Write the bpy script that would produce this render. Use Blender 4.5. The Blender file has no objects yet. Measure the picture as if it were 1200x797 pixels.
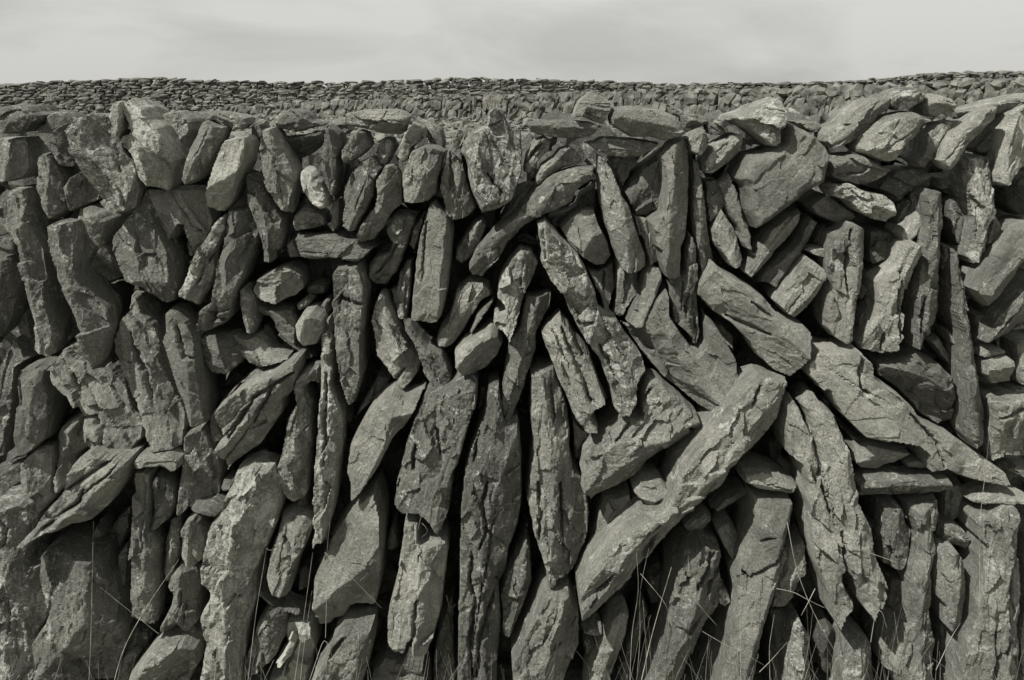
STONES = """
0|rough flat capstone at the far left end of the wall top|-5,123.8 15,121.3 37.6,122.1 45.1,130.1 55.2,133.9 50.2,141.4 37.6,147.7 30.1,156.4 15,158.9 -5,158.9||
3|squared block, pale left and dark right, under the leftmost capstone|-5,160.2 32.6,159.2 35.1,175.2 33.9,200.3 27.6,210.4 7.5,215.4 -5,210.4|21.3,160.2 10,210.4|
11|thin recessed sliver just right of the squared block under the leftmost capstone|33.9,158.9 41.4,158.9 43.1,175.2 41.4,200.3 33.9,202.8||
2|rounded dark slab leaning left in the top course, second from the left end|53.9,132.6 65.2,127.6 75.2,131.4 87.8,141.4 87.8,150.2 95.3,175.2 96.6,192.8 86.5,197.8 72.7,196.6 62.7,182.8 55.2,172.7 45.1,162.7 41.4,150.2 45.1,143.9 51.4,142.6|60.2,130.1 77.8,195.3|
1|slim upright lozenge below the second stone of the top course|50.2,177.8 60.2,175.2 70.2,192.8 75.2,207.9 77.8,240.5 74,250.5 58.9,259.3 51.4,248 43.9,225.4 42.6,197.8 43.9,182.8|60.2,177.8 58.9,255.5|
6|stub wedged above the small pale round stone near the upper left|65.7,187.8 82.8,192.8 84,210.4 75.2,215.4 70.2,207.9||
1|small pale rounded stone left of the large knobbly leaning slab|74,217.9 82.8,205.3 97.8,196.6 104.1,207.9 112.9,225.4 110.4,236.7 87.8,248 79,250.5 76.5,235.4|82.8,207.9 80.3,248|
-3|large knobbly slab leaning left in the top course near the upper left|82.8,151.4 92.8,136.4 107.9,131.4 125.4,135.1 132.9,150.2 140.5,177.8 153,192.8 156.8,210.4 153,235.4 150.5,248 135.4,253 120.4,243 112.9,225.4 102.8,205.3 95.3,180.3 86.5,167.7|100.3,135.1 102.8,172.7 150.5,230.4|
-4|small pale upright stone standing tip up between the two large upper left slabs|129.2,125.1 136.7,116.3 145,117.1 144.2,137.6 141.7,155.2 135.4,167.2 131.7,160.2 125.4,137.6||
0|large speckled slab leaning left with the highest top at the upper left|145.5,117.6 155.5,113.8 170.6,125.1 179.3,140.1 188.1,147.7 200.7,167.7 206.2,187.8 200.7,200.3 198.1,220.4 193.1,226.7 173.1,220.4 160.5,207.9 160.5,192.8 153,180.3 140.5,170.2 140.5,160.2 153,153.9 148,140.1 145.5,130.1|155.5,117.6 185.6,165.2 190.6,220.4|
6|short dark top stone behind the right shoulder of the large speckled slab|184.3,135.1 195.6,130.1 210.7,128.8 225.7,142.6 225.7,153.9 218.2,162.7 213.2,180.3 203.2,182.8 193.1,160.2 184.3,145.1||
0|rough stone leaning right, directly left of the smooth pale leaning block, top course|233.3,142.6 240.8,140.1 250.8,145.1 263.4,147.7 258.3,162.7 247.1,185.3 240.8,200.3 232,212.9 218.2,219.1 213.2,210.4 215.7,192.8 220.7,172.7 228.2,160.2 229.5,150.2|250.8,147.7 218.2,215.4|
4|flat broken cap lying over the smooth pale leaning block at the upper left|230.7,130.1 247.1,128.8 265.9,130.1 288.4,137.6 292.2,146.4 283.4,153.9 268.4,151.4 253.3,143.9 233.3,141.4||
-2|smooth pale leaning block with dark lower end, upper left top course|262.1,162.7 288.4,157.7 292.2,165.2 288.4,192.8 280.9,207.9 268.4,240.5 260.8,250.5 250.8,250.5 239.5,243 242,222.9 247.1,200.3 255.8,175.2|288.4,160.2 280.9,200.3 250.8,217.9|
10|recessed pale triangle of stone showing right of the smooth leaning block|273.4,205.3 288.4,200.3 301,248 301,260.5 265.9,250.5||
4|broad rough stone with a notched foot below the top course at the upper left|170.6,217.9 238.3,220.4 242,245.5 247.1,260.5 240.8,275.6 233.3,288.1 223.2,299.9 219.5,285.6 213.2,263 200.7,285.6 195.6,286.9 188.1,263 175.6,235.4|215.7,220.4 213.2,263|
7|small stub under the notched foot of the broad rough stone|218.2,280.6 238.3,275.6 243.3,299.9 233.3,297.6 223.2,302.6 218.2,290||
0|big angular block with a flat pale face and dark underside, tapering to a point above|164.3,220.4 175.6,245.5 188.1,275.6 196.9,295 203.2,322.6 208.2,342.7 205.7,355.2 195.6,359 175.6,344 150.5,328.9 140.5,307.6 134.2,295 131.7,273.1 140.5,263 150.5,248 160.5,230.4|150.5,328.9 193.1,326.4|
3|stubby rounded stone with a shadowed base, left of the big angular pale faced block|90.3,250.5 92.8,240.5 107.9,239.2 125.4,245.5 135.4,255.5 131.7,273.1 130.4,283.1 140.5,302.6 139.2,317.6 140.5,327.7 122.9,333.9 107.9,325.1 99.1,305.1 92.8,295 87.8,275.6|100.3,302.6 110.4,287.5 140.5,305.1|
-2|long pale slab leaning left at the left edge, chipped foot|5,222.9 25.1,220.4 32.6,250.5 37.6,275.6 47.7,295 52.7,330.2 57.7,362.8 65.2,390.4 64,416.7 57.7,417.9 42.6,410.4 41.4,380.3 32.6,347.7 25.1,317.6 20.1,287.5 12.5,275.6 2.5,263|15,222.9 30.1,295 55.2,415.4|
4|long dark slab tucked behind the long pale slab at the left edge|22.6,219.1 41.4,217.9 47.7,248 55.2,270.6 61.4,295 72.7,335.2 75.2,355.2 75.2,397.9 67.7,400.4 52.7,355.2 45.1,305.1 35.1,263||
1|small dark rounded end peeping in at the left edge, right under the wall's left blocks|-7.5,275.6 12.5,280.6 20.1,298.1 15,300.1 7.5,301.3 -7.5,295||
3|dark slab cut by the left edge, beside the long pale leaning slab|-7.5,300.1 15,300.1 23.8,312.6 22.6,332.7 17.6,347.7 10,375.3 2.5,392.9 -7.5,400.4|10,300.1 0,355.2|
-4|long narrow slab with a pointed foot, leaning left below the slim upright lozenge|55.2,263 65.2,258 80.3,260.5 87.8,275.6 89,305.1 92.8,327.7 107.9,347.7 122.9,365.3 126.7,390.4 122.9,402.9 115.4,425.5 110.4,434.3 100.3,420.5 92.8,392.9 86.5,367.8 77.8,347.7 67.7,320.1 60.2,295 56.4,280.6|70.2,260.5 85.3,342.7 105.3,405.4 110.4,433|
10|dark recessed stone seen low between the left edge slabs|20.1,347.7 35.1,362.8 41.4,385.3 43.9,412.9 27.6,420.5 20.1,397.9 17.6,370.3||
7|dark stub behind the long narrow slab with a pointed foot|74,362.8 87.8,362.8 95.3,395.4 80.3,400.4 67.7,400.4 72.7,385.3||
7|thin upright splinter in the gap under the stubby rounded stone|126.7,330.2 135.4,332.7 140.5,345.2 137.9,365.3 130.4,385.3 125.4,367.8||
1|tall rough slab leaning left with a dark shield shaped lower right corner|150.5,342.7 160.5,345.2 168,365.3 180.6,380.3 188.1,400.4 190.6,420.5 198.1,440.5 205.7,460.6 210.7,470.1 218.2,485.1 215.7,522.8 203.2,526.5 180.6,525.3 175.6,512.7 163,482.6 150.5,450 140.5,430.5 132.9,412.9 131.7,395.4 140.5,372.8 148,365.3|155.5,345.2 160.5,410.4 175.6,485.1|155.5,387.9 163,417.9 173.1,440.5 180.6,465.6
4|narrow stone between the tall rough leaning slab and the squared pillar|169.3,350.2 180.6,352.7 188.1,367.8 194.4,385.3 193.1,400.4 185.6,395.4 175.6,380.3 170.6,367.8||
0|squared pillar with a stepped smooth face, standing on a dark block|195.6,360.3 208.2,362.8 220.7,375.3 228.2,390.4 233.3,420.5 238.3,479.9 242,500.2 223.2,501.4 219.5,490.2 213.2,465.1 208.2,455.6 200.7,430.5 190.6,397.9 195.6,385.3|200.7,362.8 223.2,417.9 225.7,501.4|210.7,380.3 218.2,415.4 230.7,417.9
5|small rounded stub between the angular block and the long knobbly stone|200.7,301.3 213.2,300.1 217,310.1 213.2,332.7 203.2,322.6||
-1|long knobbly stone leaning right, left half of the upper left pair|225.7,295 235.8,285 250.8,260.5 260.8,250.5 265.9,253 267.1,270.6 253.3,295.6 253.3,312.6 248.3,332.7 238.3,347.7 230.7,362.8 223.2,355.2 208.2,349 208.2,340.2 215.7,325.1|258.3,255.5 240.8,300.1 218.2,350.2|253.3,293.1 240.8,310.1 233.3,330.2
0|long heavy stone leaning right with rounded cracked foot, right half of the upper left pair|265.9,245.5 290.9,244.2 301,260.5 302.2,275.6 296,293.1 293.5,302.6 283.4,332.7 278.4,342.7 270.9,372.8 260.8,382.8 238.3,392.9 232,385.3 233.3,362.8 245.8,352.7 250.8,325.1 253.3,305.1 258.3,295 262.1,275.6|278.4,248 270.9,302.6 265.9,342.7 238.3,375.3|248.3,365.3 253.3,372.8 263.4,374.1
3|dark rounded boulder below the cracked foot of the long heavy stone|233.3,392.9 260.8,390.4 278.4,387.9 288.4,415.4 280.9,430.5 263.4,443 245.8,440.5 235.8,420.5 232,405.4||
1|small upright oval stone right of the cracked rounded foot|279.7,337.7 288.4,332.7 298.5,345.2 301,380.3 296,395.4 288.4,390.4 283.4,372.8 279.7,355.2|288.4,335.2 293.5,390.4|
5|dark shadowed slab at the left edge above the rough mossy column|-7.5,450.6 5,420.5 15,395.4 25.1,400.4 37.6,420.5 22.6,430.5 21.3,455.6 17.6,479.9 15,482.6 7.5,505.2 2.5,537.8 -7.5,540.3||
2|flat grey shield shaped slab near the left edge, halfway down the wall|25.1,430.5 42.6,425.5 60.2,428 58.9,455.6 60.2,460.1 57.7,497.7 53.9,517.8 47.7,520.3 32.6,535.3 20.1,536.6 15,520.3 15,497.7 21.3,467.6 21.3,460.6||
0|big stone leaning left with a cracked rounded knee at its lower end|56.4,430.5 67.7,417.9 75.2,405.4 94.1,399.1 100.3,420.5 110.4,435.5 120.4,440.5 127.9,455.6 143,479.9 148,477.6 165.5,500.2 164.3,517.8 150.5,534.1 137.9,536.6 122.9,530.3 107.9,520.3 102.8,507.7 100.3,487.7 87.8,470.1 67.7,455.6 58.9,443|87.8,430.5 100.3,457.6 117.9,487.7 130.4,522.8|100.3,486.4 115.4,485.1 122.9,500.2 130.4,522.8 / 87.8,435.5 97.8,465.1
1|narrow flat splinter leaning left above the cracked rounded knee|120.4,428 127.9,423 140.5,438 150.5,453.1 160.5,479.9 163,482.6 158,486.4 145.5,472.6 132.9,455 127.9,453.1||
6|dark round backed stone behind the cracked knee and the big diagonal stone|72.7,495.2 95.3,482.6 100.3,487.7 102.8,512.7 107.9,522.8 82.8,540.3 82.8,570.4 72.7,580.5 67.7,565.4 62.7,540.3 65.2,510.2||
3|small pale diamond shaped sliver left of the big fissured diagonal stone|70.2,540.3 72.7,547.9 74,570.4 65.2,584.2 60.2,575.4 60.2,562.9||135.4,535.3 100.3,557.9 82.8,570.4 / 100.3,570.4 92.8,588 55.2,615.6
3|upright rough stone with pale blotches left of the small diamond sliver|25.1,540.3 40.1,525.3 57.7,524 60.2,540.3 60.2,575.4 61.4,588 45.1,605.5 37.6,600.5 32.6,580.5 25.1,560.4|32.6,530.3 40.1,595.5|
5|small dark stone at the left edge resting on the rough mossy column|-7.5,552.9 15,547.9 25.1,560.4 32.6,590.5 15,590.5 -7.5,588||
0|massive rough mossy column at the bottom left edge|-10,586.7 22.6,588 32.6,593 35.1,615.6 32.6,639.6 32.6,662.2 45.1,667.2 60.2,704.9 47.7,734.9 40.1,747.5 38.9,812.7 -10,812.7|10,597 15,697.3 12.5,797.7|0,595.5 12.5,615.6 10,634.6 / 15,697.3 13.8,737.5
-5|big fissured diagonal stone sloping down to the left, lower left|80.3,565.4 82.8,542.8 107.9,525.3 125.4,532.8 140.5,537.8 150.5,539.1 150.5,547.9 140.5,572.9 125.4,595.5 110.4,610.6 87.8,615.6 50.2,628.1 37.6,637.1 22.6,639.6 20.1,637.1 27.6,629.6 37.6,623.1 50.2,600.5 65.2,585.5|148,540.3 100.3,590.5 50.2,627.1|135.4,535.3 100.3,557.9 82.8,570.4 / 100.3,570.4 92.8,588 55.2,615.6
4|small angular wedge directly below the big fissured diagonal stone|89,639.6 105.3,627.1 115.4,609.5 122.9,624.6 122.9,632.1 107.9,634.6 95.3,644.7||135.4,535.3 100.3,557.9 82.8,570.4 / 100.3,570.4 92.8,588 55.2,615.6
6|dark slanting stone between the fissured diagonal stone and the square post|125.4,620.6 135.4,608 150.5,590.5 156.8,588 154.3,617.1 143,642.1 136.7,645.9 127.9,634.6 122.9,624.6 120.4,614.6 120.4,613.1||
3|small tapered stone pointing down, left of the tall square post|137.9,647.2 150.5,632.1 154.3,647.2 151.7,679.8 145.5,691.1 140.5,684.8 136.7,664.7||
-1|tall slim square post with a dark right side and broken foot, lower left|160.5,547.9 170.6,546.6 179.3,552.9 179.3,572.9 175.6,595.5 175.6,622.1 183.1,647.2 184.3,692.3 181.8,736.2 170.6,733.7 151.7,723.7 153,672.2 155.5,612 156.8,590.5|176.8,552.9 173.1,634.6 171.8,697.3|
0|short rough upright stone right of the top of the tall square post|181.8,557.9 185.6,550.4 200.7,557.9 206.9,570.4 205.7,593 198.1,610.6 185.6,620.6 180.6,620.8 175.6,619.6 174.3,612 178.1,600.5 178.1,580.5||
-3|small flat cap resting across the tall square post and its neighbour|154.3,540.3 160.5,534.1 180.6,530.3 200.7,531.5 210.7,540.3 210.7,550.4 200.7,555.4 190.6,547.9 160.5,549.1||
-2|tiny rounded chip sitting on the flat cap above the tall square post|179.3,530.8 189.4,522.8 200.7,525.3 203.7,532.3 195.6,535.3 185.6,534.8||
2|dark trapezoid block under the squared pillar, pale left edge|217,505.2 223.2,501.4 242,501.4 250.8,522.8 258.3,547.9 255.8,580.5 248.3,590.5 225.7,593 215.7,603 208.2,600.5 210.7,565.4 213.2,540.3|222,502.7 213.2,590.5|
0|slim rounded upright stone, left one of the lower left twin pair|195.6,612 208.2,608.3 211.2,622.1 210.2,652.2 200.7,682.3 190.6,684.8 188.1,667.2 189.4,642.1 193.1,624.6||
-1|stout bullet shaped stone with its point down, right one of the lower left twin pair|210.7,619.6 218.2,607 228.2,602 235.8,612 240.8,629.6 235.8,659.7 225.7,668.5 218.2,664.7 210.7,652.2|225.7,603.3 220.7,664.7|
2|lumpy stone with a split foot under the lower left twin pair|194.4,684.8 198.1,672.2 213.2,657.2 230.7,669.7 234.5,679.8 230.7,702.3 232,732.4 223.2,743.7 210.7,741.2 208.2,734.9 200.7,741.2 188.1,737.5 188.1,729.9 198.1,709.9 200.7,694.8|213.2,662.2 213.2,740|
-3|small flat wedge bridging above the bullet shaped stone|218.2,595.5 233.3,590.5 248.3,591.7 260.8,600.5 255.8,606.8 240.8,604.3 225.7,603||
0|tiny boxy chip wedged beside the top of the tall craggy slab, lower left|257.1,570.4 259.6,562.9 273.4,566.7 273.4,575.4 259.6,576.7||
-2|tall craggy lichen crusted slab standing in the lower left, split left edge|273.5,552.5 296,545 318.6,550 328.7,587.7 321.1,622.8 306.1,657.9 296,683 296,713.1 286,748.2 276,828.5 228.3,828.5 238.3,758.3 231.8,723.1 243.4,708.1 245.9,693 235.8,678 238.3,647.9 245.9,612.8 260.9,597.7 260.9,580.1 273.5,572.6|301.1,547.5 270.9,647.9 265.9,748.2|
6|small dark plug left of the tall craggy lichen crusted slab|233.3,709.9 250.8,704.9 250.8,717.4 235.8,719.9||
2|very broad slab with a dark right side and crusted foot at the bottom left|50.2,644.7 62.7,637.1 85.3,639.6 105.3,645.9 120.4,644.7 125.4,667.2 135.4,682.3 137.9,709.9 139.2,747.5 135.4,772.6 125.4,812.7 37.6,812.7 38.9,785.1 47.7,770.1 41.4,747.5 45.1,740 60.2,717.4 62.7,702.3 51.4,689.8 50.2,667.2|115.4,647.2 105.3,722.4 62.7,772.6|
1|low rounded rough boulder at the bottom, right of the broad dark sided slab|145.5,812.7 148,792.6 155.5,782.6 175.6,760 190.6,747.5 218.2,745 233.3,757.5 230.7,785.1 215.7,812.7|220.7,747.5 175.6,772.6 150.5,797.7|
3|small broken lump between the broad dark sided slab and the low boulder|132.9,790.1 143,767.6 158,763.8 163,770.1 153,790.1 148,812.7 132.9,812.7||
8|dark broken stone behind the foot of the tall square post|139.2,717.4 148,707.4 153,722.4 175.6,732.4 184.3,740 175.6,760 163,765 145.5,760 137.9,747.5||
3|flat dark edged boulder in the top course under the far field wall, left of centre|317.6,140.1 327.6,128.8 345.1,126.3 356.4,130.1 365.2,140.1 380.3,145.1 375.2,150.2 350.2,156.4 325.1,153.9|320.1,145.1 347.7,147.7 357.7,132.6|
5|slanting dark stone lying right of the long spindle stone, top course|330.1,158.9 355.2,156.4 380.3,150.2 382.8,165.2 357.7,185.3 345.1,191.5 338.9,177.8|332.6,162.7 380.3,157.7|
8|broad dark stone lying behind the small pyramid stone at the wall top|385.3,140.1 407.9,137.6 412.9,153.9 400.3,162.7 382.8,157.7||
-2|long spindle shaped stone, upright and pointed at the foot, upper left of centre|306.3,150.2 318.8,147.7 327.6,165.2 337.6,182.8 346.4,202.8 345.1,222.9 341.4,235.4 340.1,253 330.1,248 320.1,232.9 312.5,217.9 307.5,202.8 303.8,182.8|315,148.9 323.8,192.8 335.1,250.5|
7|small dark stone between the smooth leaning block and the long spindle|293.5,145.2 306.1,142.7 313.6,155.3 303.6,182.9 293.5,175.3||
0|long curved slab with a speckled pale belly below the long spindle stone|285,200.3 292.5,205.3 310,215.4 320.1,235.4 331.4,255.5 332.6,270.6 327.6,299.9 323.8,295 318.8,310.1 308.8,307.6 307.5,287.5 305,280.6 300,265.5 290,240.5|295,207.9 312.5,250.5 317.6,290.6|
-2|rough fingered stone, upright, right of the slanting dark top course stone|380.3,148.9 387.8,146.4 399.1,156.4 401.6,172.7 396.6,187.8 397.3,210.4 392.8,230.4 385.3,230.4 380.3,215.4 370.2,200.3 365.7,187.8 367.7,180.3 377.8,172.7|385.3,147.7 395.3,200.3 387.8,230.4|
-2|pale egg shaped stone with white lichen in a dark hollow|350.2,200.3 356.4,195.3 366.5,199.1 377.8,212.9 384,230.4 384,245.5 375.2,248 362.7,240.5 355.2,230.4 350.2,215.4|353.9,197.8 367.7,217.9 380.3,248|
2|dark humped stone resting below the pale egg shaped stone|342.6,250.5 356.4,237.9 365.2,240.5 380.3,253 381.5,265.5 362.7,271.8 345.1,271.8 341.4,263|360.2,240.5 345.1,260.5|
3|dark narrow blade stone right of the humped stone under the pale egg|386.5,235.4 399.1,230.4 400.3,250.5 399.1,265.5 390.3,276.8 385.3,265.5||
7|recessed stone in shadow under the pale egg and rough fingered stone|330.1,248 341.4,263 342.6,275.6 352.7,302.6 337.6,302.6 332.6,287.5 330.1,273.1||
-1|small pale pyramid shaped stone with a ridge near the centre top|399.1,175.2 407.9,161.4 419.1,151.4 427.9,153.9 434.2,172.7 425.4,182.8 410.4,192.8 400.3,195.3|420.4,152.7 415.4,180.3 400.3,192.8|
-1|long flat capstone with a shadowed underside lying on the wall top left of centre|400.3,132.6 425.4,127.6 455.5,126.3 473.1,128.8 481.8,136.4 475.6,155.2 470.6,160.2 450.5,158.9 430.4,153.9 412.9,150.2 402.8,147.7|401.6,145.1 437.9,145.1 479.3,137.6|
3|small crusty stone under the long flat capstone|444.2,162.7 450.5,158.9 460.5,160.2 465.5,171.5 458,187.8 453,196.6 443,192.8 437.9,177.8||
0|leaning oval stone with a pale left rim, right of the long flat capstone's end|473.1,152.7 485.6,141.4 498.1,147.7 500.7,160.2 493.1,167.7 483.1,175.2 479.3,187.8 470.6,193.3 463,185.3 464.3,172.7 468,162.7|475.6,155.2 475.6,187.8|
-1|large leaning leaf shaped stone with deep shadow on its right flank, near centre top|410.4,200.3 420.4,187.8 435.4,182.8 448,197.8 440.5,212.9 437.9,230.4 425.4,255.5 417.9,273.1 407.9,270.6 400.3,265.5 401.6,237.9 400.3,225.4|432.9,185.3 430.4,225.4 410.4,268|
0|long bent stone tapering down to the left beside the leaf shaped stone|440.5,207.9 450.5,192.8 460.5,191.5 469.3,202.8 471.1,225.4 470.6,240.5 460.5,250.5 445.5,273.1 437.9,283.1 420.4,285.6 416.6,273.1 420.4,263 437.9,240.5 440.5,225.4|455.5,192.8 450.5,237.9 420.4,280.6|
-2|big squarish chunk with broken facets in the top course left of the centre boulder|473.1,192.8 481.8,175.2 500.7,167.7 514.4,172.7 522,177.8 518.2,195.3 513.2,210.4 511.9,227.9 500.7,237.9 485.6,240.5 473.1,237.9 470.6,220.4 470.6,202.8|508.2,170.2 493.1,217.9 485.6,237.9|
6|flat thin stone behind the squarish faceted chunk at the wall top|480.6,137.6 500.7,140.1 518.2,150.2 523.2,167.7 520.7,180.3 500.7,167.7 495.6,150.2||
1|dark upright slab with a grooved top left of the big centre boulder|520.7,182.8 535.8,147.7 548.3,152.7 544.5,185.3 550.8,220.4 558.3,245.5 550.8,255.5 533.3,261.8 520.7,250.5 513.2,217.9|530.7,162.7 540.8,200.3 530.7,260.5|
-3|big craggy boulder with a pointed foot at the centre of the wall top|535.8,177.8 540.8,165.2 553.3,152.7 568.4,145.1 570.9,130.1 578.4,123.8 588.4,127.6 596,145.1 611,147.7 613.5,175.2 613.5,205.3 601,237.9 583.4,248 563.4,254.3 558.3,240.5 548.3,222.9 543.3,187.8|550.8,157.7 570.9,205.3 590.9,235.4|570.9,202.8 580.9,215.4 588.4,227.9
0|rough stone lying flat with a pale broken top edge below the humped stone|348.9,295 343.9,275.6 362.7,275.6 400.3,276.8 420.4,283.1 440.5,290.6 435.4,295 422.9,307.6 387.8,303.8 365.2,306.3 352.7,301.3|350.2,299.9 400.3,299.9 437.9,299.9|
3|dark stub left of the flat lying pale edged stone|332.6,285.6 345.1,275.6 351.4,295 352.7,303.8 337.6,302.6 333.9,290||
3|lump shaped like a mushroom with a narrow neck right of the flat lying stone|448,258 463,248 490.6,250.5 483.1,270.6 475.6,295.6 473.1,300.1 465.5,320.1 450.5,337.7 435.4,335.2 427.9,325.1 430.4,307.6 440.5,297.6 453,295 458,285.6 450.5,273.1|470.6,250.5 465.5,285.6 435.4,317.6|465.5,285.6 450.5,310.1 440.5,320.1
3|small thin stone pressed against the left top of the tall ribbed pillar|484.3,260.5 496.9,248 498.1,260.5 490.6,285.6 485.6,299.9 478.1,285.6 480.6,273.1||
-1|tall ribbed smooth pillar stone standing just left of centre|500.7,240.5 508.2,234.2 525.7,250.5 532,270.6 529.5,299.9 529.5,305.1 525.7,340.2 518.2,372.8 513.2,380.3 503.2,381.6 479.3,376.6 481.8,342.7 486.9,295 490.6,275.6|523.2,250.5 518.2,305.1 513.2,380.3|
3|rounded finger of stone leaning right beside the tall ribbed pillar|550.8,260.5 565.9,253 570.9,265.5 563.4,290.6 548.3,307.6 540.8,311.4 530.7,303.8 533.3,290 538.3,283.1|560.8,255.5 543.3,305.1|
2|rough grey stub with a pale facet on the left under the flat lying stone|300,325.1 315,317.6 335.1,310.1 352.7,322.6 355.2,340.2 345.1,349 325.1,357.8 312.5,355.2 300,350.2 292.5,340.2|332.6,315.1 325.1,352.7|
8|dark block in the hollow right of the pale faceted stub|356.4,332.7 375.2,330.2 384,335.2 382.8,345.2 357.7,346.5||
3|small rounded chip under the pale faceted stub|345.1,357.8 357.7,346.5 366.5,352.7 360.2,362.8 347.7,367.8||
5|small dark oval stone wedged left of the tall flat topped pillar|371.5,360.3 380.3,349 386.5,352.7 386.5,369 377.8,369||
4|broad dusty slab tapering to the upper left in the hollow left of centre|300,352.7 315,357.8 342.6,360.3 350.2,375.3 350.2,400.4 362.7,412.9 370.2,420.5 360.2,421.7 347.7,410.4 332.6,400.4 315,375.3 300,367.8||
0|smooth pale round stone in the hollow left of the tall flat topped pillar|353.9,364 365.2,364 377.8,376.6 379.8,392.9 370.2,406.7 355.2,407.9 345.1,397.9 343.9,380.3|362.7,364 347.7,400.4|
2|tiny smooth block squeezed against the tall flat topped pillar|379,375.3 387.8,369 390.3,392.9 381.5,392.9||
6|small dark stone in the hollow under the broad dusty slab|307.5,377.8 315,375.3 332.6,397.9 337.6,405.4 325.1,402.9 308.8,392.9||
2|angular dark bottomed stone left of the sloping split slab, below the dark splinter|269.9,387.9 287.5,395.4 300,392.9 320.1,407.9 342.6,415.4 340.1,423 320.1,428 305,431.7 290,428 272.4,415.4|285,395.4 307.5,428|
-1|tall flat topped pillar with a chipped notch and pale upper half, left of centre|389,320.1 394.1,311.4 421.6,308.1 426.7,320.1 431.7,345.2 427.9,375.3 425.4,400.4 425.4,440.5 415.4,475.6 407.9,480.1 400.3,465.1 395.3,440.5 391.5,405.4 387.8,355.2|425.4,310.1 425.4,367.8 / 420.4,455.6|397.8,346.5 410.4,352.7 427.9,355.2 / 400.3,345.2 399.1,355.2
1|leaning spindle stone with a jagged skirt, right of the tall flat topped pillar|444.2,341.4 453,347.7 463,370.3 480.6,400.4 493.1,428 490.6,440.5 480.6,450.6 473.1,455.6 463,445.5 453,430.5 440.5,415.4 437.9,392.9 432.9,375.3 437.9,355.2|448,345.2 465.5,405.4 473.1,453.1|463,445.5 473.1,430.5
4|small split upright stone between the spindle stone and the tall ribbed pillar|455.5,340.2 463,337.7 465.5,320.1 475.6,303.8 484.3,303.8 483.1,330.2 480.6,355.2 478.1,375.3 468,375.3 460.5,360.3||
-1|long curved bony stone sweeping down right below the tall ribbed pillar|470.6,377.8 480.6,380.3 493.1,395.4 500.7,405.4 518.2,415.4 530.7,440.5 525.7,459.3 515.7,458.1 498.1,443 490.6,420.5 483.1,402.9 473.1,387.9|475.6,380.3 498.1,410.4 520.7,455.6|
2|broad fractured slab leaning right under the rounded finger of stone|523.2,375.3 533.3,340.2 548.3,327.7 573.4,332.7 578.4,347.7 565.9,352.7 553.3,372.8 545.8,387.9 530.7,407.9 513.2,409.2 508.2,400.4 513.2,387.9|565.9,335.2 545.8,362.8 518.2,405.4|
1|narrow stick shaped stone leaning right under the broad fractured slab|548.3,390.4 558.3,365.3 578.4,349 579.7,355.2 565.9,375.3 553.3,394.1||
-2|oval scored stone with light and dark stripes lying left of centre|529.5,415.4 540.8,402.9 560.8,392.9 575.9,384.1 585.9,390.4 590.9,405.4 583.4,423 570.9,435.5 555.8,443 540.8,440.5 530.7,428|578.4,387.9 550.8,405.4 533.3,425.5|
6|dark shadowed stone behind the foot of the tall flat topped pillar|417.9,479.9 425.4,465.6 443,435.5 460.5,440.5 455.5,455.6 440.5,470.6 430.4,477.6 415.4,492.7||
-1|sloping split slab rising right with layered edges, left of the stone rods|253.4,477.3 281,452.2 321.1,434.6 346.2,417.1 353.7,419.6 351.2,432.1 346.2,459.7 333.7,469.8 328.7,489.8 301.1,527.5 273.5,547.5 260.9,560.1 255.9,540 250.9,522.4 265.9,512.4 255.9,497.4|348.7,427.1 301.1,482.3 265.9,517.4|346.2,432.1 301.1,462.2 281,492.3 265.9,517.4 / 321.1,452.2 296,497.4
2|dark layered slab on the upper left side of the sloping split slab|243.4,487.3 270.9,454.7 301.1,429.6 321.1,434.6 281,452.2 255.9,487.3 265.9,512.4 250.9,522.4 244.9,507.4||
5|thin dark rod behind the crusted rod at its right|389,435.5 395.3,435.5 405.3,460.6 407.9,479.9 412.9,495.2 407.9,500.2 395.3,472.6 390.3,460.6||
-2|very tall thin crusted rod standing left of centre with a torn tip|372.7,395.4 380.3,394.1 387.8,402.9 389,430.5 387.8,455.6 394.1,470.1 400.3,495.2 401.6,525.3 396.6,557.9 392.8,595.5 380.3,639.9 375.2,634.6 365.2,647.2 366.5,619.6 365.7,615.6 366.5,565.4 371.5,490.2 372.7,455 371.5,430.5|380.3,397.9 385.3,480.1 380.3,565.4 372.7,630.6|380.3,440.5 381.5,520.3 381.5,540.3
1|crusted forked stone left of the very tall thin rod|347.7,440.5 357.7,430.5 372.7,431.7 372.7,455.6 365.2,450 357.7,455 362.7,470.1 366.5,485.1 360.2,555.4 357.7,585.5 342.6,595.5 332.6,585.5 320.1,557.9 330.1,522.8 337.6,485.1 347.7,470.1 345.1,455|350.2,465.1 347.7,535.3 342.6,590.5|
5|dark base stone under the crusted forked stone|337.6,590.5 360.2,575.4 362.7,615.6 355.2,610.6 342.6,600.5||
3|narrow dark stone beside the foot of the crusted forked stone, left|300,547.9 307.5,545.3 315,550.4 325.1,570.4 326.3,590.5 322.6,605.5 315,639.9 297.5,639.9 295,580.5|312.5,550.4 305,639.9|
-3|smooth slab curving down to a pale point, left of centre|448,462.6 460.5,455 475.6,462.6 498.1,457.6 490.6,475.1 475.6,502.7 463,512.7 453,532.8 443,552.9 422.9,580.5 412.9,590.5 409.1,588 407.9,562.9 404.1,555.4 407.9,522.8 420.4,497.7 432.9,477.6|490.6,477.6 460.5,485.1 450.5,522.8 415.4,588|
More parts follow.
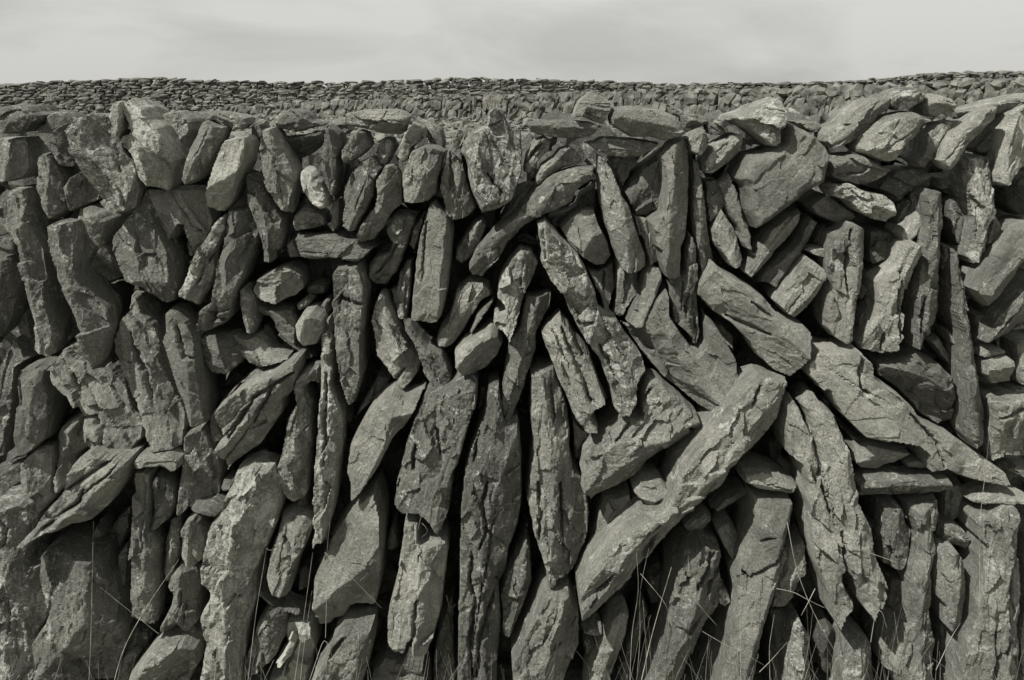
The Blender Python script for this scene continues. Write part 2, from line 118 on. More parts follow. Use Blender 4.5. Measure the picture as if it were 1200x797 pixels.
-2|large tongue shaped slab with a hanging pointed tip, left of centre|500.7,455 525.7,452.5 550.8,440 560.8,450 560.8,472.6 550.8,497.7 540.8,540.3 533.3,552.9 528.2,600.5 520.7,615.6 513.2,628.1 506.9,615.6 495.6,600.5 470.6,598 460.5,588 463,565.4 473.1,522.8 485.6,485.1|558.3,447.5 540.8,515.2 515.7,590.5|486.7,517.4 485.7,547.5 / 471.7,542.5 466.6,572.6 / 511.8,497.4 516.8,527.5
7|grey triangular stone behind the top right corner of the large tongue slab|560.8,450.6 585.9,440.5 588.4,460.6 583.4,462.6 570.9,467.6 560.8,495.2 558.3,480.1||
1|big smooth block with a bright facet and crumbling left foot, lower left of centre|387.8,625.6 407.9,595.5 440.5,567.9 450.5,603 450.5,639.9 450.5,642.1 448,684.8 439.2,717.4 410.4,717.4 402.8,732.4 390.3,733.7 386.5,742.5 369,742.5 365.2,704.9 367.7,672.2 380.3,647.2|417.9,667.2 448,642.1 450.5,615.6|
0|egg shaped upright slab with a dark left face, lower left of centre|325.1,608.3 337.6,605.8 355.2,612 362.7,622.1 360.2,639.6 350.2,659.7 342.6,684.8 337.6,702.3 325.1,697.3 315,687.3 310,674.8 315,644.7 322.6,624.6|355.2,642.1 337.6,697.3|332.6,629.6 341.4,642.1 350.2,644.7
6|dark sliver behind the egg shaped slab's right side|350.2,664.7 362.7,654.7 366.5,669.7 362.7,689.8 347.7,694.8||
1|thin branch like stone lying below the egg shaped slab|297.5,684.8 307.5,692.3 325.1,707.4 345.1,714.9 355.2,719.9 352.7,723.7 330.1,718.6 310,704.9 297.5,697.3||
4|small cube wedged left of the forked H shaped slab|450.5,634.6 455.5,617.1 463,609.5 469.3,632.1 468,644.7 453,644.7||
-3|large forked slab with two square legs, centre left near the bottom|473.1,607 491.9,610.8 493.1,632.1 500.7,632.1 524.5,634.6 527,642.1 523.2,672.2 518.2,717.4 510.7,745 500.7,772.6 485.6,770.1 480.6,760 480.6,747.5 475.6,765 460.5,762.5 453,750 453,717.4 463,677.3 468,644.7|495.6,647.2 488.1,709.9 483.1,770.1|489.4,697.3 484.3,747.5 479.3,762.5 / 493.1,634.6 498.1,634.6
1|stone with two bulges at the bottom left of centre, beside a dead stem|300,727.4 312.5,711.1 327.6,713.6 335.1,724.9 335.1,747.5 325.1,770.1 307.5,785.1 285,796.9 285,772.6 295,747.5|315,712.4 315,782.6|
-2|small white lichened flake at the bottom left of centre|320.1,782.6 332.6,762.5 337.6,750 345.1,760 340.1,772.6 330.1,783.9||
5|dark recessed stone right of the small white lichened flake|335.1,717.4 370.2,722.4 372.7,757.5 360.2,796.9 360.2,812.7 315,812.7 315,790.1 337.6,782.6||
-1|sloping rough block at the bottom under the crumbling block foot|387.8,747.5 400.3,732.4 415.4,734.9 437.9,732.4 439.2,752.5 432.9,782.6 422.9,812.7 357.7,812.7 365.2,792.6 382.8,767.6|432.9,734.9 417.9,772.6 407.9,812.7|405.3,740 387.8,762.5
3|broad low dark stone at the bottom under the large forked slab|435.4,782.6 450.5,765 475.6,770.1 498.1,775.1 505.7,812.7 430.4,812.7||
7|dark recessed slab right of the large forked slab's legs|515.7,727.4 525.7,697.3 533.3,692.3 535.8,796.9 535.8,812.7 505.7,812.7 505.7,777.6||
-2|giant fissured column standing at the centre bottom of the wall|570.4,452.2 585.5,447.2 593,489.8 608.1,492.3 613.1,537.5 613.1,597.7 608.1,622.8 598,647.9 593,678 585.5,693 588,738.2 583,796.9 583,833.5 532.8,833.5 534.3,748.2 536.3,678 537.8,597.7 542.8,547.5 550.4,517.4 565.4,482.3|600.5,497.4 565.4,622.8 560.4,748.2|567.9,467.2 562.9,492.3 556.4,532.5 / 570.4,557.6 566.4,582.6 570.4,617.8 561.4,637.8 / 552.9,647.9 550.4,678 557.9,698.1 550.4,748.2 552.9,796.9 / 595.5,667.9 577.9,698.1 562.9,743.2 557.9,796.9 / 581.5,678 584.5,718.1
0|thick pointed stone clinging to the lower right side of the giant fissured column|618.1,617.8 623.1,642.9 624.6,688 610.6,718.1 595.5,748.2 588,738.2 584.5,693 593,667.9 603,647.9|618.1,617.8 610.6,678 595.5,743.2|567.9,467.2 562.9,492.3 556.4,532.5 / 570.4,557.6 566.4,582.6 570.4,617.8 561.4,637.8 / 552.9,647.9 550.4,678 557.9,698.1 550.4,748.2 552.9,796.9 / 595.5,667.9 577.9,698.1 562.9,743.2 557.9,796.9 / 581.5,678 584.5,718.1
-1|long stone tapering down, from deep shade, onto the giant fissured column's top|596,397.9 607.5,380.3 615,345.2 647.7,344 645.1,360.3 631.4,390.4 630.1,410.4 620.1,440.5 612.5,465.1 602.5,487.7 595.7,494.7 588.4,487.7 584.7,465.1 588.4,440.5|620.1,385.3 590.9,485.1|567.9,467.2 562.9,492.3 556.4,532.5 / 570.4,557.6 566.4,582.6 570.4,617.8 561.4,637.8 / 552.9,647.9 550.4,678 557.9,698.1 550.4,748.2 552.9,796.9 / 595.5,667.9 577.9,698.1 562.9,743.2 557.9,796.9 / 581.5,678 584.5,718.1
-2|pale craggy stone above it, just left of the long crusted leaning slab's top|580.9,350.2 582.2,330.2 590.9,312.6 598.5,300.1 610,288.8 625.1,295 632.6,310.1 625.1,330.2 615,350.2 607.5,380.3 598.7,397.9 596,397.9 588.4,387.9 575.9,380.3 577.2,367.8 583.4,367.8 592.2,365.3 588.4,357.8|615,295 607.5,330.2 600,395.4|
4|small dark stone over the top left of the long crusted leaning slab|605,280.6 615,275.6 630.1,283.1 632.6,299.9 632.6,290 615,287.5 605,285||
5|dark stone standing behind the cracked column at the right of the large tongue slab|568.4,467.6 575.9,460.1 585.9,462.6 585.9,485.1 570.9,505.2 560.8,535.3 548.3,537.8 550.8,505.2||
-2|tilted squarish block with a shaded lower face crowning the wall top right of centre|668.2,138.9 677.8,117.6 692.8,106.3 715.4,115 717.9,125.1 710.4,146.4 705.3,147.7 682.8,138.9|680.3,138.9 686.5,123.8 716.6,133.9|
-2|thin flat slab with a shadowed front edge lying under the tilted squarish block|613.8,143.9 630.1,139.6 657.7,138.4 690.3,141.4 702.8,146.4 703.3,153.9 695.3,160.2 675.2,164.7 645.1,162.7 620.1,156.4|617.6,145.1 660.2,149.7 701.6,148.9|
-3|large smooth boulder capping the wall top right of the tilted squarish block|714.1,137.6 720.4,125.1 740.5,123.1 770.6,125.1 790.6,132.6 800.7,142.6 803.7,155.2 798.1,162.7 780.6,167.7 763,162.7 740.5,163.2 730.4,156.4 715.4,147.7|720.4,135.1 760.5,142.6 800.7,150.2|
1|flat slab tapering both ways directly beneath the large smooth cap boulder|685.3,167.7 705.3,158.9 740.5,160.2 775.6,166.5 773.1,171.5 750.5,186.5 732.9,187.8 712.9,184 695.3,176.5|687.8,169 730.4,175.2 773.1,170.2|
6|dark wedge under the far wall right of the large smooth cap boulder|783.1,121.3 798.1,126.3 805.7,135.1 798.1,140.1 786.9,135.1||
2|low rounded cap stone above the small cone shaped stone|800.7,135.1 815.7,131.4 830.7,136.4 834.5,145.1 818.2,152.7 801.9,151.4||
1|thin dark chip with a pointed right end beside the low rounded cap stone|827,146.4 838.3,143.1 853.3,148.9 856.3,156.4 845.8,160.7 832,158.9||
-3|small cone shaped stone, pale with its point down, at the upper right of centre|805.7,162.7 813.2,153.9 825.7,150.2 834.5,162.7 830.7,175.2 822,186.5 808.2,177.8|820.7,152.7 818.2,185.3|
-1|dark knobbly stone leaning right below the pale lichened cap|823.2,187.8 833.3,170.2 850.8,162.7 863.4,154.7 872.1,157.2 873.9,170.2 868.4,182.8 853.3,195.3 835.8,206.6 823.7,203.3|870.9,160.2 825.7,197.8|
-2|big smooth upright slab with a sharp pale ridge under the wall top right of centre|773.1,182.8 785.6,166.5 803.2,159.7 808.7,167.7 811.2,200.3 809.4,250.5 806.9,280.6 801.9,292.5 800.7,327.7 793.1,330.2 780.6,327.7 773.1,310.1 771.8,292.5 766.8,290.6 760.5,260.5 775.6,248 778.1,212.9|790.6,170.2 785.6,225.4 780.6,298.1|
5|dark slab in full shadow left of the big smooth ridged slab|729.2,222.9 750.5,195.3 780.6,172.7 785.6,250.5 765.5,258 743,253 735.4,240.5||
3|short pale block with a narrow dark foot below the shadowed dark slab|740.5,250.5 750.5,251.7 763,255.5 770.6,280.6 773.1,299.9 773.1,305.1 760.5,316.4 755.5,295 750.5,280 745.5,275.6|755.5,255.5 763,305.1|
-1|twisted smooth slab, pale left face and rough dark right edge, upper centre|700.3,180.3 710.4,185.3 720.4,200.3 730.4,227.9 740.5,243 745.5,260.5 750.5,275.6 751.7,280 759.3,300.1 759.3,315.1 750.5,321.4 736.7,325.1 727.9,317.6 717.9,295 712.9,275.6 707.9,263 702.8,240.5 699.8,215.4|729.2,240.5 735.4,275.6 736.7,323.9|
6|crumbling broken stones behind the flat slab and the twisted smooth slab|710.4,182.8 745.5,180.3 750.5,192.8 740.5,202.8 732.9,217.9 730.4,227.9 720.4,207.9||
-1|small rounded stone with a crack line under the thin flat slab's left end|611.3,197.8 615,180.3 625.1,162.7 637.6,157.7 647.7,165.2 645.1,177.8 630.1,192.8 622.6,205.3 612.5,203.3|635.1,160.2 612.5,197.8|635.1,167.7 615,192.8
0|split double ridged stone leaning right above the long sloping flank stone|625.1,207.9 632.6,192.8 647.7,182.8 655.2,172.7 667.7,169 677.8,177.8 685.3,187.8 682.8,192.8 662.7,197.8 645.1,207.9 632.6,219.1 626.3,217.9|667.7,172.7 627.6,212.9|
-3|long heavy stone sloping down left from the twisted smooth slab|574.9,273.1 600,253 612.5,235.4 625.1,222.9 647.7,202.8 675.2,195.3 699.1,193.3 697.8,205.3 692.8,214.1 677.8,225.4 672.7,237.9 650.2,250.5 635.1,255.5 612.5,268 600,283.1 597.5,285 583.4,307.6 565.9,326.4 550.8,322.6 547.1,312.6 555.8,295|695.3,197.8 645.1,227.9 574.9,290.6|
4|narrow rough stone above the left part of the long heavy sloping stone|595,243 610,222.9 620.1,211.6 627.6,215.4 622.6,227.9 610,243 585,265.5||
7|pale recessed stone under the long heavy sloping stone|640.1,254.3 662.7,248 675.2,240.5 680.3,227.9 699.1,212.9 701.6,250.5 687.8,255.5 667.7,260.5 650.2,270.6||
1|smooth boxy block with a shaded lower right face left of the twisted smooth slab|653.9,266.8 665.2,253 680.3,243 697.8,242.5 702.8,260.5 712.9,280.6 719.1,299.9 718.4,302.6 710.4,313.1 700.3,315.1 690.3,310.1 677.8,300.1 660.2,280 662.7,280.6|704.1,263 677.8,300.1|
-3|very long crusted slab leaning left across the centre of the wall|627.6,260.5 640.1,258 657.7,278.1 680.3,299.9 686.5,312.6 697.8,337.7 705.3,367.8 725.4,377.8 740.5,400.4 755.5,420.5 760.5,440.5 750.5,453.1 748,465.6 749.2,470.1 740.5,490.2 727.9,493.9 720.4,482.6 717.9,465.1 700.3,420.5 690.3,407.9 675.2,385.3 665.2,362.8 657.7,345.2 642.6,327.7 632.6,307.6 632.6,280 630.1,285.6|635.1,265.5 670.2,325.1 705.3,392.9 735.4,455.6|702.8,405.4 712.9,420.5 720.4,440.5 / 672.7,377.8 692.8,375.3
3|smooth bent stone squeezed right of the very long crusted slab|681.5,305.1 697.8,315.1 720.4,305.1 724.2,335.2 717.9,352.7 714.1,368.3 706.6,369 702.8,350.2 692.8,330.2|700.3,317.6 710.4,365.3|707.9,317.6 706.6,337.7 / 702.8,405.4 712.9,420.5 720.4,440.5 / 672.7,377.8 692.8,375.3
5|dark wedge in shade between the smooth bent stone and the squared rough finger|720.4,302.6 750.5,317.6 750.5,340.2 735.4,360.3 727.9,371.5 715.9,367.8 719.1,347.7||
2|squared rough finger of stone pointing down, right of the dark shaded wedge|753,317.6 763,310.1 775.6,315.1 778.1,330.2 763,362.8 755.5,383.3 744.2,385.3 731.7,376.6 736.7,365.3 748,345.2|773.1,325.1 750.5,382.8|
1|long notched stone with a thin tooth hanging at its foot, under the ridged slab|781.8,322.6 800.7,317.6 801.9,295 806.9,270 813.2,275 818.2,295 820.7,317.6 819.7,340.2 821.2,367.8 822.7,390.4 820.7,400.4 813.2,408.4 808.2,397.9 803.2,390.4 788.1,377.8 784.3,355.2|810.7,295 800.7,355.2 813.2,405.4|805.7,347.7 803.2,370.3 / 813.2,355.2 815.7,385.3
2|dark narrow slab hanging right of the big smooth ridged slab|809.4,182.8 820.7,187.8 824.5,215.4 830.7,260.5 838.3,299.9 838.8,302.6 830.7,322.6 820.7,324.6 815.7,295 813.2,290.6 809.4,263|820.7,190.3 818.2,320.1|
4|dark block under the dark knobbly stone, left of the thin wavy upright|823.7,210.4 840.8,207.9 848.8,225.4 848.8,245.5 833.3,263 829.5,260.5 825.7,235.4||
2|rough pale brown stone with a broad foot left of the thin wavy upright|833.3,270.6 847.1,243 860.8,265.5 868.4,285.6 872.1,299.9 872.1,302.6 865.9,317.6 853.3,312.6 845.8,300.1 835.8,285|848.3,248 855.8,285.6 865.9,315.1|
0|thin wavy upright stone with a white lit edge at the upper right of centre|840.8,215.4 855.8,200.3 865.9,225.4 871.4,243 878.4,260.5 880.9,285.6 883.4,299.9 880.9,295.6 870.9,292.5 868.4,282.5 865.9,273.1 855.8,255.5 847.1,235.4|855.8,205.3 873.4,275.6|
4|small rounded dark stone between the knobbly stone and the biggest smooth slab|857.9,190.4 867.9,180.3 875.4,185.3 870.4,202.9 862.9,210.4||
-1|big smooth slab thrusting down right, with a broad squared end, right of centre|820.2,335.2 837,306.3 853.3,320.1 880.9,335.2 900,350.2 915,370.3 945.1,380.3 948.9,390.4 946.4,415.4 927.6,444.3 907.5,438 900,430.5 888.4,420.5 875.9,400.4 858.3,382.8 838.3,370.3 819.5,350.2|840.8,317.6 920.1,392.9|878.4,351.5 888.4,360.3 901,369 / 853.3,372.8 900,390.4
3|large smooth slab in half shade at the centre, pointed lower edge|727.9,380.3 750.5,382.8 765.5,350.2 783.1,332.7 785.6,367.8 800.7,390.4 813.2,407.9 824.5,400.4 825.7,365.3 840.8,380.3 863.4,417.9 864.6,435.5 870.9,444.3 850.8,463.1 840.8,479.9 832,483.9 818.2,477.6 800.7,465.1 775.6,445 755.5,420.5|775.6,385.3 825.7,455.6|
6|small dark stone in the hollow right of the hanging thin tooth|829.5,380.3 847.1,377.8 859.6,392.9 860.8,415.4 845.8,400.4||
-1|grooved wood like slab leaning left with a forked broken foot, centre|632.6,390.4 640.1,380.3 657.7,367.8 672.7,390.4 692.8,415.4 700.3,435.5 712.9,473.1 712.9,472.6 705.3,477.6 692.8,487.7 703.3,500.2 702.8,509 685.3,507.7 672.7,490.2 650.2,440 647.7,430.5 637.6,407.9|657.7,372.8 692.8,485.1|657.7,380.3 670.2,410.4 682.8,440.5 692.8,470.6 / 670.2,385.3 682.8,415.4
0|broad rough slab leaning right below the very long crusted slab, ragged left edge|677.8,550.4 682.8,532.8 700.3,517.8 707.9,502.7 725.4,490.2 750.5,485.1 750.5,460.1 760.5,445 773.1,445 800.7,467.6 820.7,487.7 825.7,497.7 823.2,507.7 815.7,515.2 790.6,527.8 760.5,547.9 750.5,562.9 725.4,577.9 710.4,580.5 690.3,590.5 687.8,580.5 679,575.4 681.5,560.4|818.2,490.2 750.5,522.8 682.8,575.4|760.5,455 740.5,490.2 720.4,515.2 / 808.2,500.2 818.2,512.7 / 702.8,405.4 712.9,420.5 720.4,440.5 / 672.7,377.8 692.8,375.3
1|tall cracked slab with a broken scalloped foot, standing just right of centre|620.1,432.5 650.2,430 658.9,455 666.5,477.6 670.2,505.2 670.2,535.3 675.2,552.9 680.3,557.9 690.3,580.5 692.8,610.6 692.8,627.1 687.8,647.2 675.2,669.7 665.2,677.3 657.7,674.8 642.6,684.3 638.9,679.8 637.6,662.2 630.1,639.6 622.6,617.1 615,580.5 617.6,557.9 622.6,515.2 618.8,482.6|637.6,455 650.2,565.4 642.6,679.8|645.7,452.2 648.2,492.3 / 670.8,472.3 670.8,532.5 675.8,552.5 / 630.6,557.6 633.1,597.7 630.6,622.8 / 655.7,562.6 656.7,617.8
5|dark strip of stone between the tall cracked slab and the forked footed slab|667.7,475.1 682.8,502.7 705.3,507.7 677.8,540.3 671.5,540.3||
2|slim stone leaning right under the broad rough slab's left corner|707.9,583 725.4,579.2 739.2,571.7 741,585.5 725.4,603 720.4,615.6 700.3,633.1 691.5,639.4 699.1,610.6 705.3,595.5|737.9,580.5 697.8,633.1|
2|small flat chip wedged along the upper edge of the great diagonal beam stone|721.6,616.8 725.4,605.5 743,590.5 749.7,593 743,606.8||771.1,607.7 751.1,632.8 / 715.9,667.9 700.9,683 690.8,698.1 / 891.5,452.2 881.5,472.3
-1|small neat cube like stone resting on the great diagonal beam stone|740,575.4 743,570.4 750.5,562.9 775.6,561.6 785.6,572.9 784.3,588 773.1,599.3 760.5,597.5 748,585.5|741.7,572.9 764.3,585.5 785.1,575.4|771.1,607.7 751.1,632.8 / 715.9,667.9 700.9,683 690.8,698.1 / 891.5,452.2 881.5,472.3
7|dark stone in the gap above the small neat cube like stone|773.1,560.4 793.1,547.9 800.7,547.9 790.6,567.9 784.3,572.9||
-4|great diagonal beam stone rising to the right through the lower centre|870.5,453.2 891.5,439.6 926.7,446.2 916.6,497.4 891.5,527.5 866.5,547.5 851.4,567.6 826.3,587.7 801.2,612.8 771.1,647.9 746,678 731,693 710.9,708.1 685.8,723.1 678.3,718.1 675.8,688 690.8,662.9 715.9,632.8 751.1,602.7 776.1,597.7 791.2,567.6 796.2,547.5 811.3,527.5 831.3,502.4 851.4,477.3|916.6,452.2 831.3,562.6 751.1,622.8 680.8,708.1|771.1,607.7 751.1,632.8 / 715.9,667.9 700.9,683 690.8,698.1 / 891.5,452.2 881.5,472.3
3|narrow pointed stone under the upper end of the great diagonal beam|831.3,597.7 846.4,582.6 871.5,567.6 880.5,572.6 879,580.1 861.4,590.2 841.4,600.2||
-2|flat oval slab lying across the top of the long smooth square headed slab|866.5,562.6 871.5,551.5 896.6,549 921.7,557.6 937.7,567.6 926.7,580.6 891.5,575.1|869,560.1 901.6,565.1 936.7,570.1|891.5,632.8 906.6,627.8 / 869,667.9 876.5,678 916.6,647.9
4|dark oval stone under the great diagonal beam stone|800.7,619.6 813.2,607 825.7,599.5 837,604.5 835.8,614.6 823.2,627.1 808.2,632.1||771.1,607.7 751.1,632.8 / 715.9,667.9 700.9,683 690.8,698.1 / 891.5,452.2 881.5,472.3
3|small rough stone with a pale chipped face left of the long smooth square headed slab|837,619.6 840.8,612 855.8,607 863.4,617.1 868.9,629.6 863.4,649.7 860.8,657.7 850.8,649.7 840.8,629.6|850.8,612 860.8,652.2|891.5,632.8 906.6,627.8 / 869,667.9 876.5,678 916.6,647.9
1|broad double topped slab behind the grass, under the great diagonal beam|789.4,659.7 800.7,642.1 820.7,629.6 830.7,635.9 834.5,639.6 845.8,642.1 850.1,654.7 845.8,669.7 850.8,684.8 853.3,704.9 840.8,727.4 825.7,747.5 813.2,777.6 795.6,815.2 748,815.2 760.5,787.6 775.6,747.5 780.6,707.4|830.7,639.6 813.2,697.3 775.6,796.9|830.7,639.6 825.7,662.2 815.7,684.8 / 805.7,669.7 795.6,679.8
0|small pale leaf shaped stone sticking out left of the long smooth square headed slab|837.8,692.3 843.3,683.5 853.3,689.8 858.8,704.9 850.8,715.4 840.8,707.4||891.5,632.8 906.6,627.8 / 869,667.9 876.5,678 916.6,647.9
-1|long smooth square headed slab running to the bottom right of centre|881.5,579.1 929.2,582.6 926.7,612.8 916.6,647.9 914.1,678 901.6,713.1 891.5,748.2 886.5,796.9 886.5,833.5 828.8,833.5 841.4,788.4 851.4,758.3 861.4,698.1 857.4,678 869,647.9 880,612.8|921.7,587.7 896.6,698.1 866.5,796.9|891.5,632.8 906.6,627.8 / 869,667.9 876.5,678 916.6,647.9
1|rough stone leaning right behind grass, left of the double topped slab|710.4,737.5 717.9,717.4 732.9,709.9 739.5,722.4 736.7,747.5 725.4,777.6 717.9,796.9 717.9,815.2 682.8,815.2 690.3,777.6|732.9,712.4 700.3,796.9|830.7,639.6 825.7,662.2 815.7,684.8 / 805.7,669.7 795.6,679.8
3|narrow dark stone directly right of the rough leaning stone behind grass|739.2,737.5 748,709.9 756.8,706.1 761,717.4 755.5,747.5 743,777.6 730.4,815.2 720.4,815.2 730.4,760||
0|heavy rough stone leaning right at the bottom, just right of centre|632.6,692.3 645.1,684.8 667.7,689.8 675.2,707.4 680.3,722.4 681.5,767.6 672.7,787.6 660.2,815.2 600,815.2 597.5,772.6 610,742.5 625.1,712.4|662.7,692.3 645.1,747.5 630.1,815.2|
2|small flat chip stacked upper of two beside the heavy rough bottom stone|680.3,737.5 695.3,732.4 707.3,734.9 707.3,745 697.8,747.5 682.8,744.5||
4|small square chip, lower of two beside the heavy rough bottom stone|682.8,747 696.6,747.5 701.6,757.5 687.8,764.5 682.8,762.5||
6|dark triangular stone in the hollow below the great diagonal beam|758,674.8 775.6,662.2 781.8,667.2 785.6,672.2 780.6,697.3 773.1,707.4 760.5,709.9 755.5,689.8||
3|thin dark stone under the left end of the great diagonal beam|667.7,684.8 692.8,654.7 700.3,647.2 692.8,669.7 680.3,689.8 672.7,693.6||
2|leaning stone in shade right of the long smooth square headed slab|914.1,642.9 944.2,627.8 947.7,667.9 937.7,693 916.6,709.1 901.6,714.1 907.6,678|939.2,632.8 916.6,703.1|891.5,632.8 906.6,627.8 / 869,667.9 876.5,678 916.6,647.9
6|dark broken stone between the double topped slab and the long smooth slab|840.8,727.4 860.8,697.3 858.3,747.5 840.8,777.6 835.8,792.6 815.7,815.2 813.2,787.6 825.7,752.5||830.7,639.6 825.7,662.2 815.7,684.8 / 805.7,669.7 795.6,679.8
-3|pale lichened cap boulder with a lobed lower end, highest left of the right wall top|844.1,147.7 855.3,133.9 875.4,127.7 890.5,120.1 910.5,112.1 918,120.1 921.8,142.7 916.8,155.2 917.5,167.8 910.5,174.8 900.5,172.8 894.2,165.3 885.4,160.3 875.4,152.7 857.9,142.7|857.9,140.2 890.5,137.7 910.5,167.8|
5|dark stub under the pale lichened cap boulder's middle|871.6,161.5 890.5,162.8 898,167.8 896.7,172.8 877.9,171.5||
-1|biggest smooth slab, broad and rounded with scaled facets, upper right|860.4,210.4 875.4,180.3 900.5,175.3 918,167.8 923.1,142.7 930.6,142.7 958.2,157.8 970.7,172.8 975.7,182.8 972,197.9 968.2,215.4 948.1,228 925.6,245.5 900.5,263.1 884.2,271.9 877.9,260.6 870.4,245.5 871.6,230.5 869.1,220.5|910.5,180.3 870.4,220.5 / 965.7,200.4 880.4,265.6|
6|flat rough stone behind the rounded shoulder of the biggest smooth slab|929.3,141.4 950.7,140.2 963.2,142.7 964.4,152.7 955.7,157.8 940.6,152.7||
0|long spindle stone leaning right on the upper right wall top, blunt lower end|966.5,157.8 972.7,150.2 985.3,145.2 1000.3,127.7 1020.4,115.1 1040.5,111.4 1045.5,117.6 1043,127.7 1032.9,140.2 1022.9,152.7 1002.8,167.8 987.8,172.8 975.2,176.6 967.7,167.8|1040.5,115.1 1007.9,142.7 975.2,170.3|
-1|pale lichen patched boulder sitting highest on the upper right wall top|1045.5,117.6 1050.5,107.6 1063,101.3 1080.6,101.3 1088.1,107.6 1083.1,117.6 1070.6,128.9 1055.5,131.4 1046.7,125.1|1050.5,110.1 1065.5,112.6 1085.6,107.6|
0|smooth squat boulder right of the highest pale patched boulder|1080.6,122.6 1085.6,110.1 1100.7,108.8 1115.7,113.9 1122,121.4 1118.2,138.9 1100.7,140.2 1088.1,136.4|1085.6,117.6 1115.7,122.6|
-2|plump twin lobed boulder leaning right on the upper right wall|1006.6,172.8 1010.4,160.3 1022.9,150.2 1040.5,135.2 1055.5,131.4 1073.1,128.9 1089.4,137.7 1084.3,152.7 1065.5,172.8 1050.5,190.4 1040.5,192.4 1025.4,186.6 1007.9,180.3|1055.5,132.7 1035.4,165.3 1027.9,185.3 / 1085.6,140.2 1055.5,180.3|
1|narrow pale lichened stone leaning right beside the plump twin lobed boulder|1070.6,187.9 1080.6,175.3 1085.6,155.2 1098.1,142.7 1118.2,140.2 1115.7,150.2 1103.2,167.8 1098.1,185.3 1086.9,199.1 1075.6,196.6|1113.2,145.2 1080.6,190.4|
-3|long rough slab leaning right beneath the long dark bar at the wall top|1101.9,187.9 1110.7,167.8 1118.2,155.2 1138.3,140.2 1155.8,125.1 1169.6,122.6 1171.4,140.2 1153.3,157.8 1138.3,170.3 1130.7,182.8 1125.7,192.9 1113.2,202.9 1106.9,197.9|1165.9,127.7 1135.8,152.7 1110.7,192.9|
2|long bar like capstone rising to the right edge of the wall top|1120.7,130.2 1140.8,125.1 1165.9,117.6 1211,107.6 1211,127.7 1173.4,135.7 1150.8,140.2 1133.3,142.7 1123.2,138.9|1123.2,130.2 1165.9,122.6 1211,115.1|
4|dark stone tucked under the long bar capstone behind the long rough slab|1138.3,172.8 1153.3,157.8 1170.9,138.9 1183.4,136.4 1178.4,155.2 1165.9,170.3 1155.8,182.8 1143.3,180.3||
0|big pale slab leaning right, cut by the right edge near the wall top|1167.1,205.4 1172.1,175.3 1178.4,152.7 1185.9,132.7 1211,117.6 1211,192.9 1188.4,210.4 1175.9,220.5 1168.4,215.4|1185.9,135.2 1178.4,185.3 1178.4,215.4|
0|rounded dome backed stone lying flat under the long spindle stone, upper right|971.5,190.4 975.2,182.8 1000.3,178.3 1015.4,181.6 1030.4,190.4 1046.7,196.6 1040.5,207.9 1025.4,216.7 1010.4,219.2 992.8,215.4 975.2,211.7|975.2,185.3 1010.4,197.9 1045.5,196.6|
-2|pitted stone with a hollow in its left end, lying below the dome backed stone|971.5,223 977.8,215.4 1000.3,215.4 1017.9,224.2 1040.5,228 1051.7,238 1050.5,253.1 1043,263.1 1025.4,259.3 1005.3,250.6 992.8,238 975.2,231.7|975.2,220.5 1012.9,235.5 1048,248|
5|wide grey slab set back in shade right of the dome backed stone|1020.4,220.5 1048,197.9 1070.6,194.1 1089.4,199.9 1092.6,220.5 1073.1,233 1060.5,230.5 1050.5,243 1040.5,228|1090.6,202.9 1050.5,228|
3|flat smooth stone below the pitted hollow ended stone, pointed right|943.9,240.5 967.7,225.5 982.8,235.5 1000.3,248 1003.3,255.6 987.8,265.6 972.7,260.6 955.2,253.1|945.1,243 975.2,253.1 1000.3,253.1|
4|dark small stone under the wide grey set back slab|1048,258.1 1053,240.5 1063,230.5 1075.6,240.5 1073.1,253.1 1060.5,265.6 1050.5,268.1|1063,231.7 1058,263.1|
1|pale shield like flake left of the tall ribbed slab, upper right|1050.5,273.1 1065.5,255.6 1081.8,239.3 1083.1,260.6 1075.6,275.6 1065.5,285.7 1053,283.2||
-1|tall slender ribbed slab ending in a ragged split tip, upper right|1081.8,228 1090.6,220.5 1106.9,224.2 1106.2,280.7 1105.7,312.6 1104.4,342.7 1105.7,365.3 1100.7,382.8 1085.6,395.4 1080.6,411.7 1071.8,410.4 1069.3,380.3 1070.6,330.2 1078.1,292.5 1081.8,265.6|1093.1,223 1090.6,305.1 1085.6,355.2 1075.6,405.4|1081.8,347.7 1079.3,365.3 1075.6,387.9
7|dark flat stone under the narrow pale lichened stone|1093.1,205.4 1125.7,202.9 1128.2,225.5 1110.7,230.5 1095.6,220.5||
1|rough pitted stone leaning left, upper right, beside the edge slab|1127,205.4 1133.3,182.8 1150.8,180.3 1160.8,182.8 1165.9,205.4 1167.1,230.5 1170.9,250.6 1183.4,270.6 1178.4,280.7 1148.3,295 1145.8,307.6 1133.3,310.1 1125.7,300.1 1135.8,255.6 1128.2,228|1140.8,182.8 1150.8,240.5 1140.8,307.6|
3|broad dark stone behind, left of the rough pitted leaning stone|1108.2,235.5 1128.2,225.5 1135.8,255.6 1150.8,288.2 1125.7,300.7 1110.7,275.6||
4|dark boulder at the right edge under the big pale edge slab|1180.9,220.5 1193.5,207.9 1211,197.9 1211,255.6 1196,255.6 1183.4,240.5||
5|pale stone in the right edge hollow beneath the dark boulder|1185.9,260.6 1196,253.1 1211,255.6 1175.9,280 1160.8,291.3 1150.8,285 1178.4,275.6||
0|lozenge slab leaning right below the biggest smooth slab, upper right|871.6,320.3 885.4,292.7 900.5,267.6 920.6,252.5 939.4,243.8 940.6,255 935.6,267.6 925.6,282.6 905.5,302.7 880.4,329|935.6,247.5 900.5,290.2 877.9,325.3|
